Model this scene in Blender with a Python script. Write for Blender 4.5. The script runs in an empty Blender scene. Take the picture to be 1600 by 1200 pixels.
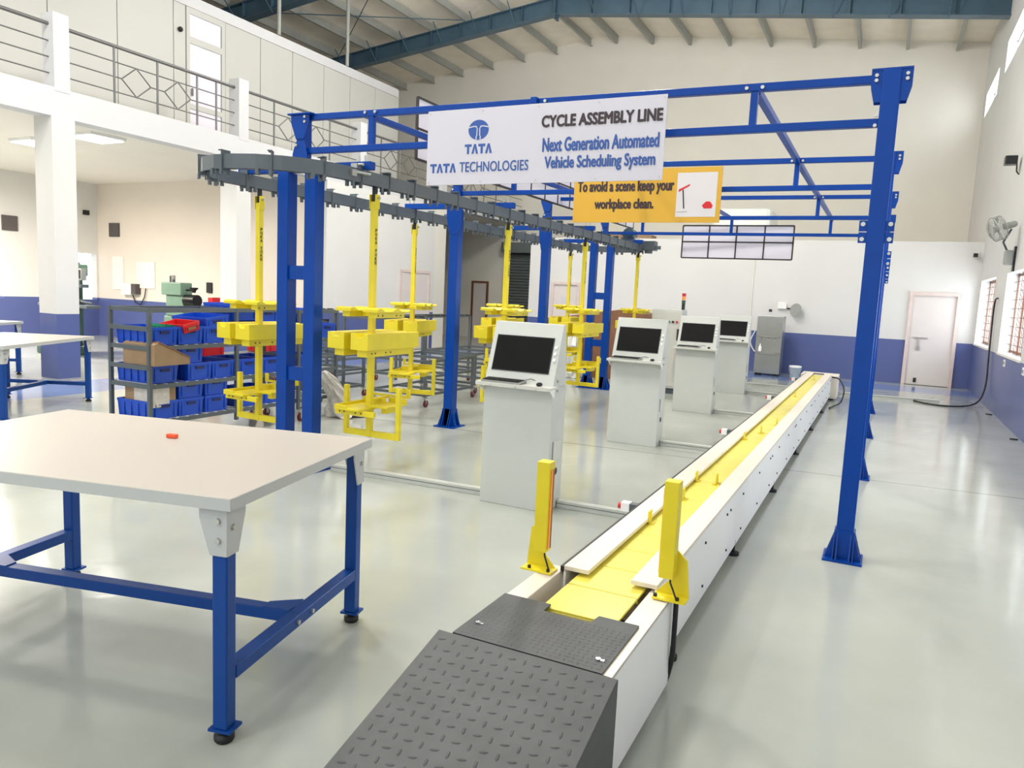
import bpy, math, random
from mathutils import Vector, Matrix
random.seed(7)
S = bpy.context.scene
COL = S.collection
PI = math.pi

# ---------------------------------------------------------------- camera
def cam_rows(yaw, pitch, roll):
    fwd = Vector((-math.sin(yaw), math.cos(yaw), 0)); right = Vector((math.cos(yaw), math.sin(yaw), 0)); up = Vector((0, 0, 1))
    f2 = fwd*math.cos(pitch) - up*math.sin(pitch); u2 = up*math.cos(pitch) + fwd*math.sin(pitch)
    r3 = right*math.cos(roll) + u2*math.sin(roll); u3 = -right*math.sin(roll) + u2*math.cos(roll)
    return r3, u3, f2
r_, u_, f_ = cam_rows(0.45586, 0.12182, 0.046936)
cd = bpy.data.cameras.new('camera'); cam = bpy.data.objects.new('camera', cd); COL.objects.link(cam)
cam.matrix_world = Matrix(((r_.x, u_.x, -f_.x, 0), (r_.y, u_.y, -f_.y, 0), (r_.z, u_.z, -f_.z, 1.65), (0, 0, 0, 1)))
cd.sensor_width = 36; cd.lens = 36*1166.8/1600; cd.clip_end = 200; cd.clip_start = .05
S.camera = cam

# ---------------------------------------------------------------- world, lights, exposure
W = bpy.data.worlds.new('world'); S.world = W; W.use_nodes = True
W.node_tree.nodes['Background'].inputs[0].default_value = (.93, .97, 1.0, 1)
W.node_tree.nodes['Background'].inputs[1].default_value = 1.55
S.view_settings.view_transform = 'Standard'; S.view_settings.look = 'None'
S.view_settings.exposure = 0.0; S.view_settings.gamma = 1.0; S.view_settings.use_curve_mapping = False

def area_light(name, loc, rot, sx, sy, power, col=(1, 1, 1)):
    d = bpy.data.lights.new(name, 'AREA'); d.shape = 'RECTANGLE'; d.size = sx; d.size_y = sy; d.energy = power; d.color = col
    o = bpy.data.objects.new(name, d); COL.objects.link(o); o.location = loc; o.rotation_euler = rot
    return o
for i, (x, y) in enumerate([(-3.2, -2.0), (-3.2, 4.5), (-9.0, -2.0), (-9.0, 4.5), (-4.6, 9.5), (-6.0, 5.2)]):     # high-bay lamps under the roof
    area_light('high_bay_light', (x, y, 7.6), (0, 0, 0), *((1.0, 1.0, 120) if i < 5 else (.5, .5, 190)), (1.0, .97, .92))

def fill_point_light(name, loc, power, r=.35, col=(1, 1, 1)):
    d = bpy.data.lights.new(name, 'POINT'); d.energy = power; d.shadow_soft_size = r; d.color = col
    o = bpy.data.objects.new(name, d); COL.objects.link(o); o.location = loc; return o
for x, y, z, p_ in ((-4.2, 13.2, 7.6, 780), (-8.2, 13.5, 7.8, 400), (-3.6, 3.5, 8.0, 380), (-7.2, 3.0, 8.2, 190)):      # fill lights added above the frame to brighten upper walls and roof
    fill_point_light('upper_fill_light', (x, y, z), p_, .35, (1.0, .975, .94))
for y, z, h_, w_, p_ in ((17.75, 1.7, 1.33, 2.4, 60), (13.95, 1.7, 1.33, 2.4, 60), (10.15, 1.7, 1.33, 2.4, 60), (6.35, 1.7, 1.33, 2.4, 60), (21.7, 6.9, .58, 2.4, 40), (18.2, 7.07, .65, 2.4, 40), (14.6, 7.07, .65, 2.4, 40), (11.0, 7.07, .65, 2.4, 40), (7.4, 7.07, .65, 2.4, 40)):
    area_light('window_daylight', (2.12, y, z), (0, PI/2, 0), h_, w_, p_, (.84, .92, 1.0))      # daylight entering the right wall windows, unseen added ones included
# ---------------------------------------------------------------- materials
def lin(c):
    return tuple(((v/255)/12.92 if v/255 <= .04045 else ((v/255+.055)/1.055)**2.4) for v in c)
def mat(name, rgb, rough=.5, metal=0., spec=.5, var=.06, scale=6., bump=0., bscale=60.):
    m = bpy.data.materials.new(name); m.use_nodes = True
    nt = m.node_tree; b = nt.nodes['Principled BSDF']; c = lin(rgb)
    b.inputs['Roughness'].default_value = rough; b.inputs['Metallic'].default_value = metal
    b.inputs['Specular IOR Level'].default_value = spec
    tc = nt.nodes.new('ShaderNodeTexCoord'); n = nt.nodes.new('ShaderNodeTexNoise'); n.inputs['Scale'].default_value = scale
    n.inputs['Detail'].default_value = 4
    nt.links.new(tc.outputs['Object'], n.inputs['Vector'])
    r = nt.nodes.new('ShaderNodeValToRGB')
    r.color_ramp.elements[0].position = .3; r.color_ramp.elements[1].position = .7
    r.color_ramp.elements[0].color = tuple(max(0, v*(1-var)) for v in c)+(1,)
    r.color_ramp.elements[1].color = tuple(min(1, v*(1+var)) for v in c)+(1,)
    nt.links.new(n.outputs['Fac'], r.inputs['Fac']); nt.links.new(r.outputs['Color'], b.inputs['Base Color'])
    if bump:
        n2 = nt.nodes.new('ShaderNodeTexNoise'); n2.inputs['Scale'].default_value = bscale
        nt.links.new(tc.outputs['Object'], n2.inputs['Vector'])
        bp = nt.nodes.new('ShaderNodeBump'); bp.inputs['Strength'].default_value = bump; bp.inputs['Distance'].default_value = .01
        nt.links.new(n2.outputs['Fac'], bp.inputs['Height']); nt.links.new(bp.outputs['Normal'], b.inputs['Normal'])
    return m
def emis(name, rgb, s):
    m = bpy.data.materials.new(name); m.use_nodes = True; b = m.node_tree.nodes['Principled BSDF']
    b.inputs['Base Color'].default_value = lin(rgb)+(1,); b.inputs['Emission Color'].default_value = lin(rgb)+(1,); b.inputs['Emission Strength'].default_value = s
    return m
def wainscot(name, wall, blue, h):
    """painted wall: white above, blue dado below height h (paint line in world z)"""
    m = mat(name, wall, .55, var=.02, scale=1.5, bump=.03, bscale=25); nt = m.node_tree
    b = nt.nodes['Principled BSDF']; old = b.inputs['Base Color'].links[0].from_socket
    g = nt.nodes.new('ShaderNodeNewGeometry'); sp = nt.nodes.new('ShaderNodeSeparateXYZ'); nt.links.new(g.outputs['Position'], sp.inputs[0])
    lt = nt.nodes.new('ShaderNodeMath'); lt.operation = 'LESS_THAN'; lt.inputs[1].default_value = h; nt.links.new(sp.outputs['Z'], lt.inputs[0])
    mx = nt.nodes.new('ShaderNodeMix'); mx.data_type = 'RGBA'
    nt.links.new(lt.outputs[0], mx.inputs[0]); nt.links.new(old, mx.inputs[6]); mx.inputs[7].default_value = lin(blue)+(1,)
    nt.links.new(mx.outputs[2], b.inputs['Base Color'])
    ro = nt.nodes.new('ShaderNodeMapRange'); nt.links.new(lt.outputs[0], ro.inputs[0]); ro.inputs[3].default_value = .55; ro.inputs[4].default_value = .3
    nt.links.new(ro.outputs[0], b.inputs['Roughness'])
    return m
M = {}
M['wall'] = mat('white_wall_paint', (236, 232, 224), .6, var=.015, scale=1.2)
M['wallgrey'] = mat('grey_white_wall_paint', (226, 222, 211), .6, var=.02, scale=1.2)
M['dado'] = wainscot('white_wall_with_blue_dado', (216, 215, 212), (84, 96, 148), 1.0)
M['dadotan'] = wainscot('cream_wall_with_blue_dado', (224, 214, 202), (84, 96, 148), 1.0)
M['beam'] = mat('white_beam_paint', (206, 207, 209), .5, var=.01)
M['panel'] = mat('office_partition_board', (192, 192, 187), .45, var=.015, scale=1)
M['dark'] = mat('dark_gap', (40, 40, 42), .7)
M['roof'] = mat('roof_sheet', (238, 230, 215), .5, var=.05, scale=2)
M['purlin'] = mat('grey_purlin_paint', (158, 160, 154), .5)
M['rafter'] = mat('slate_blue_steel_paint', (66, 92, 108), .4, var=.1, scale=2)
M['blue'] = mat('royal_blue_paint', (0, 62, 150), .3, 0, .22, var=.05)
M['tblue'] = mat('workbench_blue_paint', (12, 66, 142), .35, 0, .25, var=.05)
M['yellow'] = mat('yellow_paint', (226, 207, 36), .38, var=.04)
M['slat'] = mat('yellow_slat_paint_highlit', (230, 216, 88), .3, var=.04)  # yellow paint made paler, deck highlights put into the colour
M['track'] = mat('slate_grey_paint', (86, 95, 102), .4, var=.06)
M['rack'] = mat('dark_grey_rack_paint', (84, 92, 97), .4, var=.05)
M['bin'] = mat('blue_plastic', (14, 72, 190), .35, var=.04)
M['bindark'] = mat('blue_plastic_shadow_gap', (20, 32, 92), .5)
M['red'] = mat('red_plastic', (200, 30, 34), .4)
M['green'] = mat('green_plastic', (20, 140, 90), .4)
M['carton'] = mat('brown_cardboard', (150, 124, 96), .8, var=.08, scale=8)
M['cartond'] = mat('dark_brown_cardboard', (140, 100, 76), .8, var=.08, scale=8)
M['kiosk'] = mat('light_grey_powder_coat', (198, 201, 196), .42, var=.015)
M['bezel'] = mat('pale_bezel', (206, 206, 199), .35, var=.01)
M['screen'] = mat('black_screen', (15, 15, 15), .5, 0, .12, var=.02)
M['black'] = mat('black_rubber', (22, 22, 24), .5)
M['blackg'] = mat('black_gloss', (14, 14, 16), .3)
M['white'] = mat('white_powder_coat', (240, 240, 238), .4, var=.01)
M['cream'] = mat('cream_white_paint', (228, 219, 204), .4, var=.015)
M['laminate'] = mat('pale_laminate', (178, 171, 162), .4, var=.012, scale=2)
M['edge'] = mat('light_grey_edging', (188, 191, 189), .45, var=.01)
M['plate'] = mat('grey_checker_plate', (67, 70, 71), .5, .0, .4, var=.14, scale=9, bump=.05, bscale=120)
M['steel'] = mat('brushed_steel', (176, 178, 174), .32, .9, var=.06, scale=4)
M['chrome'] = mat('chrome', (200, 200, 200), .2, 1.)
M['galv'] = mat('bolt_zinc', (190, 190, 185), .35, .8)
M['railing'] = mat('stainless_railing', (112, 112, 112), .35, .4)
M['alu'] = mat('aluminium_channel', (196, 198, 192), .4, .2)
M['aludark'] = mat('aluminium_groove', (110, 112, 108), .5)
M['sign'] = mat('white_sign_board', (206, 204, 214), .45, var=.005)
M['signy'] = mat('mustard_sign_board', (206, 160, 46), .45, var=.01)
M['ink'] = mat('dark_brown_ink', (52, 36, 40), .5, var=0)
M['inkb'] = mat('blue_ink', (44, 84, 160), .5, var=0)
M['paper'] = mat('white_print', (208, 204, 206), .5, var=.005)
M['door'] = mat('pinkish_door_paint', (216, 208, 204), .45, var=.015)
M['doorf'] = mat('door_frame_paint', (216, 198, 192), .45)
M['brown'] = mat('brown_wood', (116, 76, 54), .5, var=.1)
M['mgreen'] = mat('machine_green_paint', (112, 142, 122), .4, var=.06)
M['mdgreen'] = mat('machine_dark_green_paint', (52, 78, 68), .4, var=.06)
M['vent'] = mat('dark_vent', (84, 78, 78), .6)
M['grey'] = mat('mid_grey_plastic', (150, 153, 150), .4)
M['lilac'] = mat('lilac_white_film', (226, 222, 234), .35, var=.01)
M['frame'] = mat('black_brown_frame', (36, 28, 30), .45)
M['shutter'] = mat('dark_shutter', (100, 108, 108), .5)
M['orange'] = mat('orange_plastic', (240, 84, 36), .4)
M['amber'] = mat('amber_lens', (244, 150, 60), .3)
M['plastic_wrap'] = mat('clear_plastic_wrap', (200, 194, 188), .3, var=.12, scale=14, bump=.5, bscale=14)
M['wrapwhite'] = mat('white_plastic_sheet', (226, 228, 224), .35, var=.03, bump=.3, bscale=4)
M['wheel'] = mat('maroon_wheel', (96, 30, 30), .4)
M['led'] = emis('led_panel', (255, 252, 246), 9)
M['bucket'] = mat('grey_blue_bucket', (170, 180, 186), .4)

def glass():
    m = bpy.data.materials.new('window_glass'); m.use_nodes = True; nt = m.node_tree; nt.nodes.clear()
    o = nt.nodes.new('ShaderNodeOutputMaterial'); t = nt.nodes.new('ShaderNodeBsdfTransparent'); g = nt.nodes.new('ShaderNodeBsdfGlossy')
    g.inputs['Roughness'].default_value = .03; x = nt.nodes.new('ShaderNodeMixShader'); x.inputs[0].default_value = .07
    nt.links.new(t.outputs[0], x.inputs[1]); nt.links.new(g.outputs[0], x.inputs[2]); nt.links.new(x.outputs[0], o.inputs[0])
    return m
M['glass'] = glass()

def floor_material():
    m = bpy.data.materials.new('epoxy_floor'); m.use_nodes = True; nt = m.node_tree; b = nt.nodes['Principled BSDF']; N = nt.nodes.new; L = nt.links.new
    g = N('ShaderNodeNewGeometry'); sp = N('ShaderNodeSeparateXYZ'); L(g.outputs['Position'], sp.inputs[0])
    n = N('ShaderNodeTexNoise'); n.inputs['Scale'].default_value = .9; n.inputs['Detail'].default_value = 5; L(g.outputs['Position'], n.inputs['Vector'])
    r = N('ShaderNodeValToRGB'); r.color_ramp.elements[0].position = .35; r.color_ramp.elements[1].position = .68
    r.color_ramp.elements[0].color = lin((166, 171, 164))+(1,); r.color_ramp.elements[1].color = lin((178, 182, 174))+(1,); L(n.outputs['Fac'], r.inputs['Fac'])
    def rng(sock, a, c):
        p = N('ShaderNodeMath'); p.operation = 'GREATER_THAN'; p.inputs[1].default_value = a; L(sock, p.inputs[0])
        q = N('ShaderNodeMath'); q.operation = 'LESS_THAN'; q.inputs[1].default_value = c; L(sock, q.inputs[0])
        k = N('ShaderNodeMath'); k.operation = 'MULTIPLY'; L(p.outputs[0], k.inputs[0]); L(q.outputs[0], k.inputs[1]); return k.outputs[0]
    def mul(a, c):
        k = N('ShaderNodeMath'); k.operation = 'MULTIPLY'; L(a, k.inputs[0]); L(c, k.inputs[1]); return k.outputs[0]
    def mx(f, a, col):
        k = N('ShaderNodeMix'); k.data_type = 'RGBA'; L(f, k.inputs[0]); L(a, k.inputs[6]); k.inputs[7].default_value = lin(col)+(1,); return k.outputs[2]
    c = r.outputs['Color']
    # painted blue walkway bands: one along the left bay, one across the far end
    n3 = N('ShaderNodeTexNoise'); n3.inputs['Scale'].default_value = 5; L(g.outputs['Position'], n3.inputs['Vector'])
    c = mx(mul(rng(sp.outputs['X'], -10.95, -9.75), rng(sp.outputs['Y'], 1, 17.3)), c, (122, 142, 188))
    c = mx(mul(rng(sp.outputs['X'], -10.95, 1.8), rng(sp.outputs['Y'], 17.3, 18.5)), c, (122, 142, 188))
    c = mx(mul(rng(sp.outputs['X'], -11.02, -10.95), rng(sp.outputs['Y'], 1, 17.3)), c, (214, 190, 170))
    # contraction joint running across the hall
    t = N('ShaderNodeMath'); t.operation = 'MULTIPLY_ADD'; t.inputs[1].default_value = -.08; L(sp.outputs['X'], t.inputs[0]); L(sp.outputs['Y'], t.inputs[2])
    c = mx(mul(rng(t.outputs[0], 7.94, 7.975), rng(sp.outputs['X'], -8, 1.8)), c, (140, 142, 134))
    L(c, b.inputs['Base Color'])
    n2 = N('ShaderNodeTexNoise'); n2.inputs['Scale'].default_value = 2.2; n2.inputs['Detail'].default_value = 3; L(g.outputs['Position'], n2.inputs['Vector'])
    mr = N('ShaderNodeMapRange'); mr.inputs[3].default_value = .07; mr.inputs[4].default_value = .17; L(n2.outputs['Fac'], mr.inputs[0]); L(mr.outputs[0], b.inputs['Roughness'])
    b.inputs['Specular IOR Level'].default_value = .55
    n4 = N('ShaderNodeTexNoise'); n4.inputs['Scale'].default_value = 7; L(g.outputs['Position'], n4.inputs['Vector'])
    bp = N('ShaderNodeBump'); bp.inputs['Strength'].default_value = .06; bp.inputs['Distance'].default_value = .02
    L(n4.outputs['Fac'], bp.inputs['Height']); L(bp.outputs['Normal'], b.inputs['Normal'])
    return m
M['floor'] = floor_material()

# ---------------------------------------------------------------- mesh helpers
class MB:
    def __init__(s): s.v = []; s.f = []; s.sm = []
    def add(s, vs, fs, sm=False):
        k = len(s.v); s.v += [tuple(p) for p in vs]
        for f in fs: s.f.append(tuple(i+k for i in f)); s.sm.append(sm)
        return s
    def box(s, x0, x1, y0, y1, z0, z1):
        if x0 > x1: x0, x1 = x1, x0
        if y0 > y1: y0, y1 = y1, y0
        if z0 > z1: z0, z1 = z1, z0
        return s.add([(x0,y0,z0),(x1,y0,z0),(x1,y1,z0),(x0,y1,z0),(x0,y0,z1),(x1,y0,z1),(x1,y1,z1),(x0,y1,z1)],
                     [(0,3,2,1),(4,5,6,7),(0,1,5,4),(1,2,6,5),(2,3,7,6),(3,0,4,7)])
    def cbox(s, c, sx, sy, sz): return s.box(c[0]-sx/2, c[0]+sx/2, c[1]-sy/2, c[1]+sy/2, c[2]-sz/2, c[2]+sz/2)
    def bar(s, p0, p1, w, h, up=(0,0,1)):
        p0 = Vector(p0); p1 = Vector(p1); d = (p1-p0).normalized(); up = Vector(up)
        if abs(d.dot(up)) > .98: up = Vector((0,1,0))
        a = d.cross(up).normalized()*(w/2); b = a.cross(d).normalized()*(h/2)
        vs = [p0-a-b, p0+a-b, p0+a+b, p0-a+b, p1-a-b, p1+a-b, p1+a+b, p1-a+b]
        return s.add(vs, [(0,3,2,1),(4,5,6,7),(0,1,5,4),(1,2,6,5),(2,3,7,6),(3,0,4,7)])
    def cyl(s, p0, p1, r0, r1=None, n=16, cap=True):
        r1 = r0 if r1 is None else r1; p0 = Vector(p0); p1 = Vector(p1); d = (p1-p0).normalized()
        up = Vector((0,0,1)) if abs(d.z) < .9 else Vector((1,0,0))
        a = d.cross(up).normalized(); b = d.cross(a).normalized(); vs = []
        for p, r in ((p0,r0),(p1,r1)):
            for i in range(n): t = 2*PI*i/n; vs.append(p + a*math.cos(t)*r + b*math.sin(t)*r)
        s.add(vs, [(i,(i+1)%n,(i+1)%n+n,i+n) for i in range(n)], True)
        if cap: s.add(vs[:n], [tuple(range(n))[::-1]]); s.add(vs[n:], [tuple(range(n))])
        return s
    def tube(s, pts, r, n=8, closed=False):
        pts = [Vector(p) for p in pts]; N = len(pts); rings = []; last = None
        for i, p in enumerate(pts):
            q0 = pts[i-1] if (i or closed) else p; q1 = pts[(i+1) % N] if (i < N-1 or closed) else p
            d = (q1-q0).normalized()
            if last is None:
                up = Vector((0,0,1)) if abs(d.z) < .9 else Vector((1,0,0)); a = d.cross(up).normalized()
            else: a = (last - d*last.dot(d)).normalized()
            last = a; b = d.cross(a)
            rings.append([p + a*math.cos(2*PI*k/n)*r + b*math.sin(2*PI*k/n)*r for k in range(n)])
        vs = [q for rg in rings for q in rg]; fs = []
        for i in range(N if closed else N-1):
            j = (i+1) % N
            for k in range(n): fs.append((i*n+k, i*n+(k+1)%n, j*n+(k+1)%n, j*n+k))
        s.add(vs, fs, True)
        if not closed: s.add(rings[0], [tuple(range(n))[::-1]]); s.add(rings[-1], [tuple(range(n))])
        return s
    def prism(s, poly, axis, a0, a1):
        """poly in the two other axes (cyclic order kept: x->(y,z), y->(x,z), z->(x,y))"""
        def P(u, w, a): return {'x': (a,u,w), 'y': (u,a,w), 'z': (u,w,a)}[axis]
        n = len(poly); vs = [P(u,w,a0) for u,w in poly]+[P(u,w,a1) for u,w in poly]
        return s.add(vs, [tuple(range(n))[::-1], tuple(range(n,2*n))]+[(i,(i+1)%n,(i+1)%n+n,i+n) for i in range(n)])
    def lathe(s, prof, c=(0,0,0), n=20):
        vs = []; m = len(prof)
        for r, z in prof:
            for i in range(n): t = 2*PI*i/n; vs.append((c[0]+r*math.cos(t), c[1]+r*math.sin(t), c[2]+z))
        fs = [(j*n+i, j*n+(i+1)%n, (j+1)*n+(i+1)%n, (j+1)*n+i) for j in range(m-1) for i in range(n)]
        s.add(vs, fs, True); s.add(vs[:n], [tuple(range(n))[::-1]]); s.add(vs[-n:], [tuple(range(n))]); return s
    def sphere(s, c, r, n=14, sc=(1,1,1)):
        vs = []; m = n//2
        for j in range(m+1):
            ph = PI*j/m
            for i in range(n): t = 2*PI*i/n; vs.append((c[0]+sc[0]*r*math.sin(ph)*math.cos(t), c[1]+sc[1]*r*math.sin(ph)*math.sin(t), c[2]+sc[2]*r*math.cos(ph)))
        return s.add(vs, [(j*n+i, (j+1)*n+i, (j+1)*n+(i+1)%n, j*n+(i+1)%n) for j in range(m) for i in range(n)], True)
    def xf(s, mtx):
        s.v = [tuple(mtx @ Vector(p)) for p in s.v]; return s
    def build(s, name, m, parent=None, world=True, bevel=0., seg=2):
        off = Vector((0,0,0))
        if world:
            p = parent
            while p is not None: off += Vector(p.location); p = p.parent
        me = bpy.data.meshes.new(name); me.from_pydata([tuple(Vector(p)-off) for p in s.v], [], s.f); me.update()
        import bmesh
        bm = bmesh.new(); bm.from_mesh(me); bmesh.ops.recalc_face_normals(bm, faces=bm.faces); bm.to_mesh(me); bm.free()
        for p, q in zip(me.polygons, s.sm): p.use_smooth = q
        me.materials.append(M[m] if isinstance(m, str) else m)
        o = bpy.data.objects.new(name, me); COL.objects.link(o); o.parent = parent
        if bevel:
            b = o.modifiers.new('bevel', 'BEVEL'); b.width = bevel; b.segments = seg; b.limit_method = 'ANGLE'; b.angle_limit = math.radians(50)
        return o
def build_each(mb, name, m, parent, world=True):
    """every separate piece of the builder becomes an object of its own"""
    par = list(range(len(mb.v)))
    def find(i):
        while par[i] != i: par[i] = par[par[i]]; i = par[i]
        return i
    seen = {}
    for i, q in enumerate(mb.v):
        key = tuple(round(c, 5) for c in q)
        if key in seen: par[find(i)] = find(seen[key])
        else: seen[key] = i
    for f in mb.f:
        for i in f[1:]: par[find(i)] = find(f[0])
    groups = {}
    for f, sm in zip(mb.f, mb.sm): groups.setdefault(find(f[0]), []).append((f, sm))
    for fs in groups.values():
        q = MB(); mp = {}
        for f, sm in fs:
            for i in f:
                if i not in mp: mp[i] = len(q.v); q.v.append(mb.v[i])
            q.f.append(tuple(mp[i] for i in f)); q.sm.append(sm)
        q.build(name, m, parent, world)
def tag(o, label=None, cat=None, group=None, kind=None):
    if label: o['label'] = label
    if cat: o['category'] = cat
    if group: o['group'] = group
    if kind: o['kind'] = kind
    return o
def thing(name, label, cat, loc=(0,0,0), rz=0, group=None):
    o = bpy.data.objects.new(name, None); COL.objects.link(o); o.location = loc; o.rotation_euler = (0,0,rz); o.empty_display_size = .1
    return tag(o, label, cat, group)
def copy_tree(o, parent=None):
    c = o.copy(); COL.objects.link(c)
    if parent is not None: c.parent = parent
    for ch in list(o.children): copy_tree(ch, c)
    return c
def dup(o, loc, label=None, group=None, rz=None):
    c = copy_tree(o); c.location = loc
    if rz is not None: c.rotation_euler = (0,0,rz)
    if label: c['label'] = label
    if group: c['group'] = group
    return c
def struct(name, mb, m, parent=None, bevel=0.):
    o = mb.build(name, m, parent, bevel=bevel); o['kind'] = 'structure'; return o
def smooth(pts, n=6):
    P = [Vector(q) for q in pts]; P = [P[0]*2-P[1]]+P+[P[-1]*2-P[-2]]; out = []
    for i in range(1, len(P)-2):
        for k in range(n):
            t = k/n; a, b, c, d = P[i-1:i+3]
            out.append(.5*((2*b)+(c-a)*t+(2*a-5*b+4*c-d)*t*t+(3*b-a-3*c+d)*t*t*t))
    return out+[P[-2]]
def text_mb(txt, x0, x1, z0, z1, y, bold=.0, axis='y', depth=.003):
    """lettering fitted into a rectangle of a vertical plane; axis 'y': faces -y, 'x': faces +x (text runs along +y)"""
    cu = bpy.data.curves.new('t', 'FONT'); cu.body = txt; cu.offset = 0; cu.extrude = 0; cu.resolution_u = 3
    ob = bpy.data.objects.new('t', cu); COL.objects.link(ob)
    me = bpy.data.meshes.new_from_object(ob.evaluated_get(bpy.context.evaluated_depsgraph_get()))
    bpy.data.objects.remove(ob); bpy.data.curves.remove(cu)
    xs = [v.co.x for v in me.vertices]; ys = [v.co.y for v in me.vertices]
    ax, bx, ay, by = min(xs), max(xs), min(ys), max(ys); mb = MB()
    def P(v, d):
        u = x0+(v.co.x-ax)/(bx-ax)*(x1-x0); w = z0+(v.co.y-ay)/(by-ay)*(z1-z0)
        return (u, y-d, w) if axis == 'y' else (y+d, u, w)
    offs = [(0, 0)]+([(math.cos(i*PI/4), math.sin(i*PI/4)) for i in range(8)] if bold else [])      # heavier strokes: shifted copies
    for i, (p_, q_) in enumerate(offs):
        sh = Vector((p_*bold, -i*.0001, q_*bold)) if axis == 'y' else Vector((i*.0001, p_*bold, q_*bold))
        mb.add([Vector(P(v, depth))+sh for v in me.vertices], [tuple(p.vertices) for p in me.polygons])
    bpy.data.meshes.remove(me); return mb

# ---------------------------------------------------------------- the hall
XR, XM, XL, YP, YB = 1.8, -11.3, -18.7, 19.15, 23.5     # right wall, mezzanine face, far left wall, low partition, back wall
RIDGE, SL = -8.8, .118
def zroof(x): return 9.90 - SL*abs(x-RIDGE)
fl = struct('floor', MB().box(-19.2, 2.2, -9, 24, -.12, 0), 'floor')

def wall_with_holes(name, m, axis, a0, a1, u0, u1, w0, w1, holes):
    """slab between a0..a1 on its axis; rectangular holes (u0,u1,w0,w1)"""
    us = sorted({u0, u1, *[h[0] for h in holes], *[h[1] for h in holes]}); ws = sorted({w0, w1, *[h[2] for h in holes], *[h[3] for h in holes]})
    mb = MB()
    for i in range(len(us)-1):
        j = 0
        while j < len(ws)-1:
            cu = (us[i]+us[i+1])/2; cw = (ws[j]+ws[j+1])/2
            if not any(h[0] < cu < h[1] and h[2] < cw < h[3] for h in holes):
                if axis == 'x': mb.box(a0, a1, us[i], us[i+1], ws[j], ws[j+1])
                else: mb.box(us[i], us[i+1], a0, a1, ws[j], ws[j+1])
            j += 1
    return struct(name, mb, m)
low_w = [(16.55, 18.95, 1.03, 2.36), (12.75, 15.15, 1.03, 2.36), (8.95, 11.35, 1.03, 2.36), (5.15, 7.55, 1.03, 2.36)]  # last two are out of view, added to light conveyor and floor
high_w = [(20.5, 22.95, 6.62, 7.2), (17.0, 19.4, 6.75, 7.4), (13.4, 15.8, 6.75, 7.4), (9.8, 12.2, 6.75, 7.4), (6.2, 8.6, 6.75, 7.4)]  # last three are out of view, added to lighten the upper hall
wall_with_holes('wall_right', 'dado', 'x', XR, XR+.25, -9, 24, 0, 8.9, low_w+high_w)
k = 0
for (a, b, c, d) in low_w:
    k += 1
    w = tag(bpy.data.objects.new('window_%d' % k, None), kind='structure'); COL.objects.link(w); w.location = (XR+.16, (a+b)/2, c)
    f = MB()
    for yy in (a+.03, (a*2+b)/3, (a+2*b)/3, b-.03): f.box(XR+.16, XR+.18, yy-.015, yy+.015, c, d)
    for zz in (c+.03, d-.03): f.box(XR+.16, XR+.18, a, b, zz-.02, zz+.02)
    f.build('window_frame', 'brown', w)
    g = MB()
    for i in range(1, 12): g.cyl((XR+.12, a+(b-a)*i/16, c), (XR+.12, a+(b-a)*i/16, d), .006, n=6)
    for i in range(1, 9): g.cyl((XR+.12, a, c+(d-c)*i/9), (XR+.12, b, c+(d-c)*i/9), .006, n=6)
    g.build('grille', 'brown', w)
    MB().box(XR+.215, XR+.225, a, b, c, d).build('pane', 'glass', w)
    s_ = MB().box(XR-.02, XR+.14, a-.02, b+.02, c-.04, c-.001); s_.build('window_sill', 'wall', w)
for (a, b, c, d) in high_w:
    k += 1
    w = tag(bpy.data.objects.new('window_%d' % k, None), kind='structure'); COL.objects.link(w); w.location = (XR+.2, (a+b)/2, c)
    f = MB()
    for zz in (c+.02, d-.02): f.box(XR+.18, XR+.22, a, b, zz-.02, zz+.02)
    for yy in (a+.02, b-.02): f.box(XR+.18, XR+.22, yy-.02, yy+.02, c, d)
    f.build('window_frame', 'white', w); MB().box(XR+.195, XR+.2, a, b, c, d).build('pane', 'glass', w)

struct('wall_back', MB().prism([(XL-.3, 0), (XR+.25, 0), (XR+.25, zroof(XR+.25)), (RIDGE, 9.90), (XL-.3, zroof(XL-.3))], 'y', YB, YB+.2), 'wallgrey')
wall_with_holes('wall_partition', 'dado', 'y', YP, YP+.15, -9.0, XR, 0, 3.2, [(.52, 1.44, 0, 2.04), (-8.26, -7.5, 0, 1.96)])
struct('ceiling_store', MB().box(-9.0, XR, YP+.15, YB, 3.05, 3.2), 'wall')
struct('wall_store', MB().box(-9.0, -8.85, YP+.15, YB, 0, 3.05), 'dado')
wall_with_holes('wall_left', 'dado', 'x', XL-.2, XL, -9, YB, 0, 9.0, [(12.4, 12.95, .95, 2.15), (8.6, 10.6, .95, 2.15)])
struct('wall_end', MB().box(XL, XM-.3, 13.0, 13.15, 0, 3.95), 'dadotan')
struct('wall_mezzanine', MB().box(XM-.3, XM, 13.3, 17.8, 0, 3.93), 'dado')
struct('wall_stair', MB().box(XM-.25, XM-.02, 17.8, 18.4, 0, 3.93), 'wallgrey')
# mezzanine slab and edge beam
struct('ceiling_mezzanine', MB().box(XL, XM-.3, -9, YB, 3.95, 4.3), 'wall')
struct('beam', MB().box(XM-.3, XM, -9, YB, 3.93, 4.35), 'beam')
for y in (3.75, 7.34, 10.88, 14.55, 18.2):
    if y < 12: struct('pillar', MB().box(XM-.42, XM+.005, y-.18, y+.18, 0, 3.95), 'dado')
    struct('pillar', MB().box(XM-.26, XM+.006, y-.12, y+.12, 4.3, 5.42), 'beam')
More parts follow.
